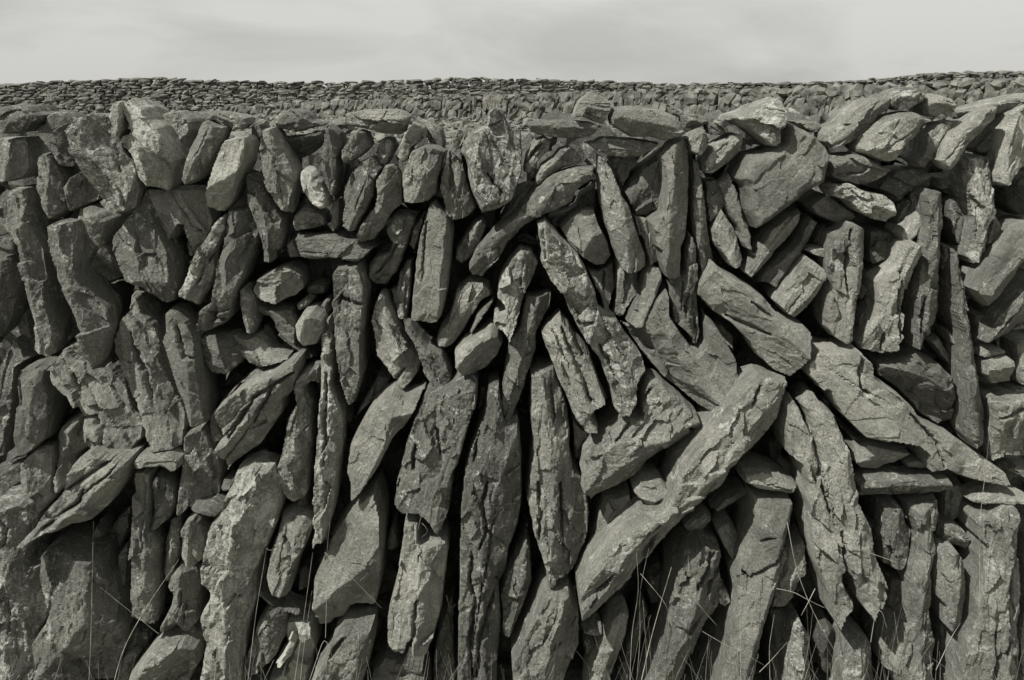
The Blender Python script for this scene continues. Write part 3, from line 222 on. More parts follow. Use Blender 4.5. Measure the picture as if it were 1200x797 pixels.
2|dark slab leaning right directly below the lozenge slab|885.4,334.1 893,317.8 910.5,305.2 930.6,285.1 940.6,262.6 950.7,252.5 961.9,260.1 950.7,277.6 943.1,292.7 935.6,310.2 920.6,327.8 908,340.3 898,332.8|955.7,260.1 905.5,337.8|
5|small grey slab under the flat smooth pointed stone|950.7,277.6 960.7,262.6 973.2,261.3 970.7,282.6 950.7,287.7||
0|pale little wedge lying on the angular cut block at the upper right|943.1,293.9 950.7,288.9 968.2,288.9 970.7,300.2 965.7,304.7 950.7,300.2||
-1|angular cut block leaning right with a dark cut lower face, right of centre|906.8,354.1 925.6,325.3 945.6,297.7 965.7,312.7 968.2,322.8 960.7,345.3 945.6,362.9 930.6,374.2 920.6,369.2|965.7,322.8 923.1,370.4|
-1|twin shafted upright slab with a central groove and rounded foot, right|972,275.1 988.3,267.6 995.8,258.8 1004.6,260.1 1014.6,267.6 1013.4,302.7 1008.3,340.3 1000.8,380.5 998.3,400.5 988.3,404.3 973.2,395.5 965.2,383 968.2,345.3 970.7,320.3 968.2,307.7|985.8,272.6 975.7,390.5 / 1005.8,267.6 990.8,398|994.5,267.6 992,295.2 989.5,325.3 990.8,340.3
3|rough dark stone right of the twin shafted upright slab's head|1014.6,268.8 1028.4,267.6 1050,272.6 1053.5,295.2 1043.5,300.2 1023.4,312.7 1017.1,307.7||994.5,267.6 992,295.2 989.5,325.3 990.8,340.3
3|small rounded pebble like stone right of the twin shafted slab's middle|1008.3,332.8 1019.6,334.1 1018.4,345.3 1010.8,355.4 1005.8,350.4||
2|small slanted chip right of the twin shafted slab's foot|1003.3,380.5 1005.8,365.4 1020.9,347.9 1028.4,345.3 1028.4,355.4 1015.9,377.9 1008.3,388||
-2|pale split slab with broad cut foot right of the twin shafted slab|1007.9,405.4 1017.9,382.8 1027.9,355.2 1025.4,330.2 1048,310.1 1055.5,285 1073.1,280 1078.1,295 1073.1,317.6 1063,342.7 1060.5,362.8 1060.5,395.4 1053,412.9 1035.4,417.9 1010.4,412.9|1065.5,287.5 1050.5,330.2 1053,410.4|1051.7,317.6 1050.5,345.2 1053,365.3 1054.3,405.4 / 1036.7,390.4 1032.9,410.4
6|dark flat piece behind the pale split slab's left shoulder|1025.4,317.6 1040.5,300.1 1055.5,310.1 1030.4,335.2||
0|white edged sliver on the right side of the tall slender ribbed slab|1106.2,287.5 1110.7,285 1113.2,300.1 1108.2,320.1 1105.2,317.6||1081.8,347.7 1079.3,365.3 1075.6,387.9
0|long thin wavy slab hanging to mid height at the right, widest at its foot|1111.9,290 1120.7,287.5 1124.5,305.1 1133.3,340.2 1137,365.3 1140.8,400.4 1150.8,430.5 1153.3,455.6 1160.8,487.7 1155.8,522.8 1138.3,526.5 1130.7,512.7 1125.7,485.1 1125.7,450 1124.5,420.5 1125.7,390.4 1115.7,365.3 1113.2,330.2|1118.2,292.5 1125.7,355.2 1135.8,420.5 1140.8,522.8|
-2|massive square beam end pointing up right at the right edge|1133.3,337.7 1150.8,312.6 1175.9,287.5 1190.9,265 1211,257.4 1211,307.6 1183.4,340.2 1159.6,364|1134.5,340.2 1155.8,342.7 1211,280|
4|small grey triangular stone below the massive square beam end|1137,365.3 1158.3,365.3 1153.3,377.8 1142,387.9||
1|layered slab below the massive square beam end at the right edge|1145.8,400.4 1163.4,367.8 1180.9,345.2 1211,317.6 1211,390.4 1175.9,395.4 1150.8,402.9|1211,342.7 1150.8,400.4|
1|thin triangular chip on top of the small squared block at the right edge|1142,416.7 1153.3,406.2 1180.9,410.4 1182.2,416.7 1155.8,421.7||
0|small squared block under a thin triangular chip near the right edge|1153.3,423 1183.4,416.7 1188.4,420.5 1189.7,450.6 1165.9,455.1 1153.3,440.5|1155.8,430.5 1188.4,428|
3|tall block cut by the right edge beside the small squared block|1189.7,400.4 1211,392.9 1211,455.6 1196,453.1 1190.9,440.5||
3|dark boulder in deep shade behind the arched slab at the right|1020.4,420.5 1050.5,415.4 1070.6,407.9 1100.7,423 1118.2,440.5 1122,460.6 1120.7,472.6 1123.2,500.2 1105.7,505.2 1085.6,492.7 1060.5,465.1 1040.5,450 1030.4,443|1040.5,420.5 1115.7,455.6|
4|thin dark blade right of the ragged split tip of the ribbed slab|1085.6,397.9 1100.7,392.9 1113.2,412.9 1124.5,428 1120.7,433 1105.7,425.5||
2|short slanted finger stone left of the long thin wavy slab|1104.4,382.8 1113.2,385.3 1122.7,400.4 1122,410.4 1113.2,402.9||
-1|great flowing slab sweeping down to the right edge with an arched hollow|943.9,423 957.7,407.9 982.8,407.9 1005.8,405.4 1007.9,412.9 1020.4,420.5 1022.9,438 1040.5,450.6 1060.5,465.6 1075.6,479.9 1080.6,492.7 1100.7,505.2 1128.2,517.8 1140.8,527.8 1170.9,547.9 1190.9,562.9 1196.5,576.7 1188.4,580.5 1153.3,572.9 1130.7,565.4 1113.2,555.9 1090.6,555.9 1088.1,535.3 1075.6,525.3 1043,516.5 1032.9,517.8 1010.4,512.7 985.3,487.7 975.2,472.6 967.7,455 962.7,460.6 945.1,440.5|1002.8,410.4 1000.3,460.1 1030.4,505.2|1004.1,410.4 1001.6,430.5 1004.1,450.6 / 1005.3,452.5 1015.4,458.8 / 1065.5,485.1 1085.6,505.2 1103.2,525.3 1110.7,550.4
0|large square block at the right edge with a banded upper face|1158.3,470.1 1188.4,465.1 1211,465.1 1211,540.3 1188.4,540.3 1165.9,546.6 1160.8,535.3 1163.4,490.2|1165.9,486.4 1211,477.6|1165.9,486.4 1188.4,480.1 1211,477.6
3|small block above the large banded square block at the right edge|1180.9,463.8 1188.4,452.5 1211,452.5 1211,464.6||
4|dark narrow stone below the large banded square block|1170.9,547.9 1188.4,541.6 1211,542.8 1211,565.4 1198.5,560.4 1185.9,555.4||
0|white edged strip stone jutting at the right edge below the flowing slab's tip|1133.3,585.5 1150.8,580.5 1165.9,577.4 1211,584.2 1211,590.5 1175.9,591.7 1150.8,593.5 1138.3,590.5||
6|dark square stone under the flowing slab's tip|1113.2,560.4 1135.8,570.4 1130.7,600.5 1115.7,613.1 1103.2,605.5 1105.7,575.4||
0|tall cracked slab with a horned top at the bottom right corner|1140.8,610.6 1148.3,603 1165.9,603 1178.4,593 1193.5,593 1198.5,620.6 1196,639.9 1198.5,659.7 1201,722.4 1196,815.2 1120.7,815.2 1123.2,772.6 1125.7,742.5 1138.3,732.4 1138.3,697.3 1145.8,667.2 1148.3,634.6 1143.3,630.6|1180.9,600.5 1175.9,672.2 1173.4,796.9|1180.9,659.7 1180.9,697.3 1175.9,732.4
4|narrow stone at the bottom right edge behind the horned top slab|1196,622.1 1213.5,612 1213.5,815.2 1190.9,815.2||
-1|smooth wedge lying with its point to the right beneath the flowing slab|997.8,540.3 1000.3,522.8 1015.4,517.3 1040.5,521.5 1067.5,526.5 1063,532.8 1050.5,542.8 1032.9,554.9 1010.4,552.9|1000.3,540.3 1025.4,530.3 1066.8,527.8|
1|small pale brick like chip right of the smooth pointed wedge|1059.3,540.3 1063,537.8 1088.1,536.1 1091.1,550.4 1060.5,549.9||
-1|long horizontal grained slab below the smooth pointed wedge|1002.8,565.4 1015.4,557.9 1050.5,555.9 1113.2,559.1 1120.7,575.4 1100.7,580.5 1063,584.2 1005.3,585.5|1005.3,567.9 1060.5,565.4 1118.2,565.4|
-3|tall split slab with two prongs and deep central cleft, lower right|920.1,472.6 930.1,463.1 937.6,475.1 950.2,502.7 940.1,477.6 950.2,461.3 960.2,463.8 965.2,475.1 977.8,482.6 985.3,500.2 995.3,525.3 1000.3,550.4 1004.1,565.4 1004.1,583 1012.9,600.5 1022.9,620.6 1025.4,639.9 1030.4,654.7 1040.5,684.8 1040.5,697.3 1030.4,707.4 1022.9,727.4 1012.9,717.4 1005.3,704.9 997.8,679.8 986.5,667.2 986.5,677.3 1000.3,702.3 999.1,712.4 991.5,719.9 986.5,743.7 975.2,727.4 970.2,697.3 955.2,664.7 947.7,634.6 945.1,597 940.1,580.5 942.6,565.4 935.1,542.8 921.3,532.8 917.6,505.2|930.1,470.1 957.7,540.3 985.3,603 / 952.7,467.6 982.8,527.8 1010.4,639.9|939.2,482.3 951.8,512.4 957.8,547.5 961.8,572.6 969.3,597.7 / 982.9,617.8 989.4,662.9 1001.9,698.1 1006.9,728.2
3|rough small stone with a dark socket right of the two pronged slab's top|960.2,463.8 972.7,467.6 975.2,477.6 985.3,497.7 1007.9,512.7 1007.9,517.8 995.3,515.2 975.2,490.2 965.2,477.6||
5|dark rounded stone left of the two pronged slab, beside the flat oval slab|910,542.8 917.6,535.3 935.1,545.3 940.1,562.9 935.1,565.4 915,555.4||
7|dark stone in the hollow left of the two pronged slab's top|900,517.8 915,502.7 920.1,525.3 915,537.8 900,550.4||
2|angular pale fronted stone under the left end of the long grained slab|1030.4,588 1055.5,588 1063,610.6 1072.6,624.6 1070.6,644.7 1060.5,667.2 1050.5,668.5 1030.4,659.7 1027.9,627.1 1032.9,612 1030.4,615.6|1048,609.5 1040.5,642.1 1050.5,667.2|
1|lumpy upright stone right of the angular pale fronted stone|1060.5,588 1103.2,584.2 1101.9,605.5 1098.1,635.6 1098.1,642.1 1093.1,669.7 1095.6,704.9 1090.6,717.4 1099.4,752.5 1098.1,815.2 1055.5,815.2 1040.5,777.6 1050.5,737.5 1060.5,717.4 1060.5,679.8 1063,662.2 1073.1,644.7 1071.8,622.1 1063,604.5 1063,610.6|1075.6,590.5 1080.6,647.2 1075.6,722.4 1075.6,796.9|
2|flat topped chip, pale above and dark below, left of the horned top slab|1099.4,612 1115.7,612 1125.7,615.8 1138.3,628.4 1135.8,648.4 1123.2,644.7 1100.7,632.1|1100.7,619.6 1120.7,628.4 1137,630.9|
0|bottle shaped stone with a dark chipped base left of the horned top slab|1098.1,647.2 1105.7,639.6 1120.7,640.9 1130.7,654.7 1137,684.8 1135.8,709.9 1128.2,737.5 1118.2,745 1108.2,737.5 1105.7,709.9 1096.9,702.3|1115.7,642.1 1120.7,697.3 1113.2,742.5|
3|dark broken stone below the angular pale fronted stone|1040.5,672.2 1058,669.7 1059.3,704.9 1048,717.4 1037.9,709.9||
3|jagged low stone at the bottom, leaning on the lumpy upright stone|1027.9,767.6 1040.5,724.9 1050.5,717.4 1060.5,719.9 1075.6,747.5 1090.6,772.6 1090.6,815.2 1055.5,815.2 1050.5,787.6 1030.4,777.6|1050.5,719.9 1070.6,770.1|
2|pale domed stone at the bottom between the pronged slab's foot and the grass|977.8,815.2 985.3,770.1 992.8,747.5 1007.9,745 1025.4,757.5 1027.9,777.6 1032.9,815.2|1005.3,747.5 1000.3,815.2|
4|rounded dark stone left of the pale domed bottom stone|950.2,747.5 957.7,727.4 970.2,727.4 982.8,742.5 987.8,757.5 980.3,787.6 972.7,796.9 957.7,782.6|967.7,729.9 965.2,787.6|
1|pale craggy peak of stone standing in grass at the bottom right of centre|915,815.2 917.6,772.6 922.6,747.5 927.6,727.4 937.6,719.9 945.1,742.5 953.2,750 953.9,787.6 957.7,815.2|935.1,722.4 937.6,815.2|
4|dark stone behind the pale craggy peak in the grass|900,709.9 915,711.1 927.6,717.4 922.6,747.5 915,792.6 910,815.2 900,815.2||
6|broken dark stone under the flat topped chip and behind the bottle shaped stone|1098.1,702.3 1105.7,709.9 1108.2,747.5 1125.7,757.5 1120.7,777.6 1100.7,787.6||
3|small round stone at the bottom left of the horned top slab|1100.7,815.2 1103.2,787.6 1115.7,783.9 1123.2,796.9 1123.2,815.2||
3|small dark pebble like stone beside the angular pale fronted stone|1017.9,612 1025.4,608.3 1032.9,617.1 1027.9,632.1 1020.4,624.6||
"""
SKY_DARK = (3.3,3.3,3.14)
SKY_PALE = (4.25,4.22,4.02)
SUN_W = 4.0
SUN_ANG = 0.7
EXPO = 0.7
TUFTS = [
 ('spiky dry tuft rooted behind the second stone of the top course, upper left', 60, 118, 0.10, 0.035, 26, 1),
 ('upright wispy dry plant left of the big craggy centre boulder', 536, 172, -0.02, 0.07, 18, 2),
 ('thick dry bushy plant growing behind the big craggy centre boulder', 577, 128, 0.10, 0.045, 60, 3),
]
FLAT = False
STALKS = [
('long pale stalk arching up right at the lower left, ending by the bullet shaped stone', [(132.9, 802.7), (140.5, 770.1), (150.5, 747.5), (175.6, 704.9), (209.4, 655.9)], -0.15, 0.0015, -0.06, []),
('straight upright thin stalk before the broad dark sided slab, lower left', [(104.1, 802.7), (106.6, 747.5), (107.9, 684.8), (109.6, 610.8)], -0.14, 0.0011, -0.1, []),
('upright stalk crossing the foot of the tall craggy crusted slab, lower left', [(250.8, 802.7), (255.8, 747.5), (259.6, 697.3), (262.6, 672.2)], -0.15, 0.0014, -0.12, []),
('dark thin stem slanting down right across the broad dark sided slab', [(185.6, 742.5), (150.5, 714.9), (117.9, 688.5)], -0.08, 0.0008, -0.08, []),
('stalk with a forked tip left of the egg shaped slab', [(290.0, 802.7), (300.0, 717.4), (307.5, 672.2), (312.5, 642.1)], -0.14, 0.0013, -0.12, [[(312.5, 642.1), (315.0, 647.2), (322.1, 642.1)]]),
('pair of joined stalks rising right of the white flake, tip beside the crumbling foot', [(344.6, 802.7), (352.7, 747.5), (361.4, 684.8), (366.5, 647.2)], -0.14, 0.0013, -0.12, [[(351.4, 802.7), (356.4, 752.5), (365.7, 692.3)]]),
('straight vertical stalk before the bright facet block, lower left of centre', [(381.5, 747.5), (382.8, 697.3), (382.8, 647.2), (386.5, 612.0)], -0.13, 0.0011, -0.13, []),
('thin stem slanting down right across the bright facet block', [(380.3, 647.2), (412.9, 677.3), (446.7, 712.4)], -0.12, 0.0009, -0.12, []),
('bent stalk shaped like an upturned V at the bottom under the crumbling foot', [(362.7, 797.7), (380.3, 745.0), (387.8, 762.5), (392.8, 787.6)], -0.13, 0.0012, -0.13, []),
('crooked thin twig hooked over the forked slab', [(485.6, 648.2), (490.6, 615.6), (498.1, 590.5)], -0.11, 0.0009, -0.11, [[(494.4, 613.1), (505.7, 623.1), (494.4, 629.4)]]),
('small forked twig in the gap right of the forked slab legs', [(523.2, 697.3), (527.0, 714.9), (534.5, 707.4)], -0.05, 0.0012, -0.05, []),
('thickest tall stalk rising right before the double topped slab', [(750.5, 802.7), (763.0, 747.5), (775.6, 702.3), (786.9, 664.7)], -0.16, 0.0018, -0.14, []),
('tall thin stalk left of the thickest one, crossing the diagonal beam', [(737.9, 802.7), (740.5, 737.5), (749.2, 692.3), (745.5, 644.7)], -0.17, 0.0011, -0.15, []),
('thin stalk crossing over the diagonal beam with its tip leaning right', [(745.5, 802.7), (750.5, 747.5), (749.2, 692.3), (760.5, 642.1)], -0.15, 0.0009, -0.15, []),
('drooping stalk running down right from the crossed stalks', [(750.5, 672.2), (780.6, 707.4), (785.6, 727.4), (790.6, 747.5)], -0.15, 0.0011, -0.15, []),
('short dark stalk slanting across the double topped slab', [(808.2, 694.8), (828.2, 719.9), (840.8, 733.7)], -0.12, 0.001, -0.12, []),
('long thin stem slanting down right below the small leaf shaped stone', [(823.2, 740.0), (850.8, 756.3), (875.9, 767.6), (900.0, 782.6)], -0.14, 0.0009, -0.14, []),
('straight upright stalk before the left edge of the long smooth square headed slab', [(868.4, 802.7), (867.1, 722.4), (868.4, 642.1)], -0.14, 0.0012, -0.14, []),
('short upright stalk on the double topped slab, beneath the dark oval stone', [(806.9, 669.7), (806.2, 639.6)], -0.08, 0.0012, -0.08, []),
('long thick stem slanting down right between the smooth slab and the pronged slab', [(922.6, 612.0), (932.6, 667.2), (950.2, 712.4), (970.2, 750.0), (986.5, 776.3)], -0.12, 0.0017, -0.13, []),
('pale twig sloping across the long slanting stem, nearly level', [(910.0, 689.8), (930.1, 693.6), (950.2, 704.9), (966.5, 712.4)], -0.13, 0.0014, -0.13, []),
('short stalk crossing that pale level twig at its middle', [(955.2, 689.8), (946.4, 707.4), (938.9, 721.2)], -0.13, 0.0013, -0.13, []),
('pale stem lying nearly level across the two pronged slab', [(972.7, 634.6), (987.8, 637.1), (1012.9, 645.9), (1051.7, 659.2)], -0.13, 0.0015, -0.13, []),
('tall hair thin stalk up the left side of the horned top slab', [(1147.1, 737.5), (1148.3, 672.2), (1148.3, 597.0), (1155.8, 551.9), (1160.8, 484.1)], -0.12, 0.0011, -0.12, []),
('bent stalk hooked at its tip before the jagged low stone', [(1020.4, 752.5), (1024.2, 727.4), (1027.9, 712.9), (1032.9, 712.9), (1039.2, 736.2)], -0.14, 0.0013, -0.14, []),
('slanting stalk left of the horned slab foot, above the small round stone', [(1096.9, 785.1), (1115.7, 745.0), (1125.7, 729.9)], -0.13, 0.0015, -0.13, []),
('leaning stalk at the lower right crossing the jagged low stone', [(1058.0, 787.6), (1053.0, 757.5), (1048.0, 717.4)], -0.13, 0.001, -0.13, []),
('fine upright stalk at the bottom left of the pale craggy peak', [(902.5, 802.7), (901.3, 757.5), (907.5, 719.9)], -0.16, 0.0012, -0.16, []),
('bent blade crossing left of the pale craggy peak in the grass', [(890.0, 787.6), (902.5, 775.1), (922.6, 752.5)], -0.16, 0.0013, -0.16, []),
]
import bpy, math, random
import numpy as np

# ------------------------------------------------------------------ place
CAM = (0.0, -2.6, 1.6)          # eye 1.6 m up, 2.6 m from the wall face
FPX = 1170.0                    # focal length measured on the 1200 px wide photograph
HORIZON = 95.0
M_PX = 2.6 / FPX                # metres per photo pixel on the wall face (1/450)
SUN_AZ = math.radians(46)       # sun stands this far left of the wall's normal
SUN_EL = math.radians(49)

scene = bpy.context.scene
col = scene.collection
rng = np.random.default_rng(7)

def at(px, py, y):
    """point at depth y (wall face is y = 0) seen at photo pixel px, py"""
    k = (y - CAM[1]) / FPX
    return (CAM[0] + (px - 600) * k, y, CAM[2] - (py - HORIZON) * k)

def tag(o, label=None, cat=None, group=None, kind=None):
    if label: o['label'] = label
    if cat: o['category'] = cat
    if group: o['group'] = group
    if kind: o['kind'] = kind
    return o

# ------------------------------------------------------------------ noise
_perm = np.random.default_rng(3).permutation(256)
_perm = np.concatenate([_perm, _perm, _perm]).astype(np.int64)
_g = np.random.default_rng(5).normal(size=(256, 3)); _g /= np.linalg.norm(_g, axis=1)[:, None]

def perlin(p):
    i = np.floor(p).astype(np.int64); f = p - i; i &= 255
    u = f * f * f * (f * (f * 6 - 15) + 10)
    r = 0
    for dx in (0, 1):
        wx = u[:, 0] if dx else 1 - u[:, 0]
        for dy in (0, 1):
            wy = u[:, 1] if dy else 1 - u[:, 1]
            for dz in (0, 1):
                wz = u[:, 2] if dz else 1 - u[:, 2]
                h = _perm[_perm[_perm[(i[:, 0] + dx) & 255] + ((i[:, 1] + dy) & 255)] + ((i[:, 2] + dz) & 255)]
                d = f - np.array([dx, dy, dz])
                r = r + wx * wy * wz * (_g[h] * d).sum(1)
    return r * 1.6

def fbm(p, octaves=3, gain=0.5):
    a = 1.0; r = 0; s = 0
    for k in range(octaves):
        r = r + a * perlin(p * (2.03 ** k) + 17.3 * k); s += a; a *= gain
    return r / s

# ------------------------------------------------------------------ materials
def nodes_of(m):
    m.use_nodes = True
    nt = m.node_tree; nt.nodes.clear()
    return nt, nt.nodes, nt.links

def ramp(N, stops):
    r = N.new('ShaderNodeValToRGB')
    e = r.color_ramp.elements
    e[0].position, e[0].color = stops[0][0], (*stops[0][1], 1)
    e[1].position, e[1].color = stops[1][0], (*stops[1][1], 1)
    for p, c in stops[2:]:
        x = e.new(p); x.color = (*c, 1)
    return r

def stone_material(name, tone=1.0, lichen=0.5, streak=1.0, pits=1.0, vary=0.7):
    m = bpy.data.materials.new(name); nt, N, L = nodes_of(m)
    out = N.new('ShaderNodeOutputMaterial'); b = N.new('ShaderNodeBsdfPrincipled')
    b.inputs['Roughness'].default_value = 0.93
    b.inputs['Specular IOR Level'].default_value = 0.22
    tc = N.new('ShaderNodeTexCoord'); oi = N.new('ShaderNodeObjectInfo')
    off = N.new('ShaderNodeVectorMath'); off.operation = 'MULTIPLY_ADD'
    rv = N.new('ShaderNodeCombineXYZ')
    for k in range(3): L.new(oi.outputs['Random'], rv.inputs[k])
    L.new(rv.outputs[0], off.inputs[0]); off.inputs[1].default_value = (31, 47, 59); L.new(tc.outputs['Object'], off.inputs[2])
    P = off.outputs[0]
    def noise(scale, detail=4, rough=0.6, vec=P, dist=0.0):
        n = N.new('ShaderNodeTexNoise'); n.inputs['Scale'].default_value = scale
        n.inputs['Detail'].default_value = detail; n.inputs['Roughness'].default_value = rough
        n.inputs['Distortion'].default_value = dist
        L.new(vec, n.inputs['Vector']); return n.outputs['Fac']
    mp = N.new('ShaderNodeMapping'); mp.inputs['Scale'].default_value = (1, 1, 0.16); L.new(P, mp.inputs['Vector'])
    big = noise(7, 5, 0.62, dist=0.6)
    med = noise(42, 8, 0.78)
    fine = noise(230, 5, 0.8)
    st = noise(60, 5, 0.65, mp.outputs[0], 0.4)
    def mth(op, a, bb, clamp=False):
        n = N.new('ShaderNodeMath'); n.operation = op; n.use_clamp = clamp
        for k, v in enumerate((a, bb)):
            if isinstance(v, (int, float)): n.inputs[k].default_value = v
            else: L.new(v, n.inputs[k])
        return n.outputs[0]
    def mixc(f, a, bb, mode='MIX'):
        n = N.new('ShaderNodeMix'); n.data_type = 'RGBA'; n.blend_type = mode
        for s, v in ((n.inputs[0], f), (n.inputs[6], a), (n.inputs[7], bb)):
            if isinstance(v, (int, float)): s.default_value = v
            elif isinstance(v, tuple): s.default_value = (*v, 1)
            else: L.new(v, s)
        return n.outputs[2]
    t = mth('ADD', mth('MULTIPLY', big, 0.5), mth('ADD', mth('MULTIPLY', med, 0.3), mth('MULTIPLY', st, 0.2)))
    r = ramp(N, [(0.34, tuple(c * tone for c in (0.092, 0.091, 0.078))), (0.66, tuple(c * tone for c in (0.345, 0.342, 0.292))),
                 (0.50, tuple(c * tone for c in (0.205, 0.203, 0.175)))])
    L.new(t, r.inputs[0]); c = r.outputs[0]
    # object to object tone
    v = mth('MULTIPLY_ADD', oi.outputs['Random'], vary)
    n = v.node; n.inputs[2].default_value = 1 - vary / 2
    hv = N.new('ShaderNodeHueSaturation'); L.new(c, hv.inputs['Color']); L.new(v, hv.inputs['Value']); c = hv.outputs[0]
    # fine grain
    gr = ramp(N, [(0.33, (0.40,) * 3), (0.67, (1.45,) * 3)]); L.new(fine, gr.inputs[0])
    c = mixc(0.85, c, gr.outputs[0], 'MULTIPLY')
    # pale lichen freckles and crusts
    ln = noise(16, 8, 0.78, dist=1.2); lf = noise(120, 5, 0.8)
    lm = mth('MULTIPLY', mth('ADD', ln, mth('MULTIPLY', lf, 0.55)), 1.0)
    lr = ramp(N, [(0.885 - 0.07 * lichen, (0, 0, 0)), (0.955 - 0.07 * lichen, (1, 1, 1))]); L.new(lm, lr.inputs[0])
    c = mixc(mth('MULTIPLY', lr.outputs[0], 0.8), c, (0.48, 0.48, 0.43))
    # small dark lichen spots / weather pits
    vo = N.new('ShaderNodeTexVoronoi'); vo.inputs['Scale'].default_value = 95; L.new(P, vo.inputs['Vector'])
    vr = ramp(N, [(0.10, (1, 1, 1)), (0.26, (0, 0, 0))]); L.new(vo.outputs['Distance'], vr.inputs[0])
    pm = mth('MULTIPLY', vr.outputs[0], ramp_out(N, L, noise(22, 3), 0.50, 0.62))
    c = mixc(mth('MULTIPLY', pm, 0.5 * pits), c, (0.07, 0.07, 0.06))
    L.new(c, b.inputs['Base Color'])
    # relief
    h = mth('ADD', mth('MULTIPLY', med, 1.0), mth('MULTIPLY', st, 0.9 * streak))
    h = mth('ADD', h, mth('MULTIPLY', fine, 0.40))
    h = mth('SUBTRACT', h, mth('MULTIPLY', pm, 0.35 * pits))
    bp = N.new('ShaderNodeBump'); bp.inputs['Strength'].default_value = 0.9; bp.inputs['Distance'].default_value = 0.015
    L.new(h, bp.inputs['Height']); L.new(bp.outputs[0], b.inputs['Normal'])
    L.new(b.outputs[0], out.inputs[0])
    return m

def ramp_out(N, L, src, a, b):
    r = ramp(N, [(a, (0, 0, 0)), (b, (1, 1, 1))]); L.new(src, r.inputs[0]); return r.outputs[0]

MAT = {
    'smooth': stone_material('stone_smooth', 1.02, 0.0, 0.6, 0.35),
    'plain': stone_material('stone_plain', 0.97, 0.55, 1.0, 1.0),
    'crusted': stone_material('stone_crusted', 1.02, 1.5, 1.0, 1.2),
    'pale': stone_material('stone_pale', 1.22, 0.9, 0.8, 0.8),
    'white': stone_material('stone_white', 1.9, 3.0, 0.8, 0.6),
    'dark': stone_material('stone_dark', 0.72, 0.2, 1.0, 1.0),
}

def simple_mat(name, c1, c2, scale=20, rough=0.9, bump=0.0):
    m = bpy.data.materials.new(name); nt, N, L = nodes_of(m)
    out = N.new('ShaderNodeOutputMaterial'); b = N.new('ShaderNodeBsdfPrincipled')
    b.inputs['Roughness'].default_value = rough; b.inputs['Specular IOR Level'].default_value = 0.2
    tc = N.new('ShaderNodeTexCoord'); n = N.new('ShaderNodeTexNoise'); n.inputs['Scale'].default_value = scale
    n.inputs['Detail'].default_value = 6; L.new(tc.outputs['Object'], n.inputs['Vector'])
    r = ramp(N, [(0.35, c1), (0.65, c2)]); L.new(n.outputs['Fac'], r.inputs[0]); L.new(r.outputs[0], b.inputs['Base Color'])
    if bump:
        bp = N.new('ShaderNodeBump'); bp.inputs['Distance'].default_value = bump; L.new(n.outputs['Fac'], bp.inputs['Height']); L.new(bp.outputs[0], b.inputs['Normal'])
    L.new(b.outputs[0], out.inputs[0]); return m

MAT['rubble'] = simple_mat('rubble', (0.10, 0.10, 0.085), (0.2, 0.195, 0.165), 30, 0.95, 0.01)
MAT['far_stone'] = simple_mat('far_stone', (0.062, 0.061, 0.053), (0.17, 0.168, 0.145), 2.3, 0.95)
MAT['turf'] = simple_mat('turf', (0.09, 0.092, 0.072), (0.22, 0.218, 0.185), 5, 0.95, 0.05)
MAT['straw'] = simple_mat('straw', (0.14, 0.137, 0.11), (0.36, 0.35, 0.29), 30, 0.8)
MAT['stem'] = simple_mat('dead_stem', (0.10, 0.095, 0.08), (0.2, 0.19, 0.15), 30, 0.8)

# ------------------------------------------------------------------ mesh helper
def mesh_object(name, verts, faces, mat, smooth=True, parent=None):
    me = bpy.data.meshes.new(name)
    verts = np.asarray(verts, dtype=np.float32)
    sizes = np.array([len(f) for f in faces]) if not isinstance(faces, tuple) else np.concatenate([np.full(len(f), f.shape[1]) for f in faces if len(f)])
    flat = np.concatenate([np.asarray(f, dtype=np.int64).ravel() for f in faces])
    me.vertices.add(len(verts)); me.vertices.foreach_set('co', verts.ravel())
    me.loops.add(len(flat)); me.loops.foreach_set('vertex_index', flat.astype(np.int32))
    me.polygons.add(len(sizes))
    st = np.concatenate([[0], np.cumsum(sizes)[:-1]]).astype(np.int32)
    me.polygons.foreach_set('loop_start', st)
    me.polygons.foreach_set('loop_total', sizes.astype(np.int32))
    me.polygons.foreach_set('use_smooth', np.full(len(sizes), smooth))
    me.update(calc_edges=True); me.validate()
    me.materials.append(mat)
    o = bpy.data.objects.new(name, me); col.objects.link(o)
    if parent is not None: o.parent = parent
    return o

# ------------------------------------------------------------------ stones of the near wall
def seg_dist(P, poly, closed=True):
    A = poly; B = np.roll(poly, -1, 0) if closed else poly[1:]
    if not closed: A = poly[:-1]
    ab = B - A; L2 = (ab ** 2).sum(1) + 1e-9
    best = np.full(len(P), 1e9); near = P.copy(); side = np.zeros(len(P))
    for a, d, l2 in zip(A, ab, L2):
        t = np.clip(((P - a) @ d) / l2, 0, 1)
        q = a + t[:, None] * d
        dd = ((P - q) ** 2).sum(1)
        m = dd < best
        best[m] = dd[m]; near[m] = q[m]
        side[m] = np.sign(d[0] * (P[m, 1] - a[1]) - d[1] * (P[m, 0] - a[0]))
    return np.sqrt(best), near, side

def inside(P, poly):
    x, y = P[:, 0], P[:, 1]; r = np.zeros(len(P), bool)
    A = poly; B = np.roll(poly, -1, 0)
    for (x1, y1), (x2, y2) in zip(A, B):
        if y1 == y2: continue
        c = ((y1 > y) != (y2 > y)) & (x < (x2 - x1) * (y - y1) / (y2 - y1) + x1)
        r ^= c
    return r

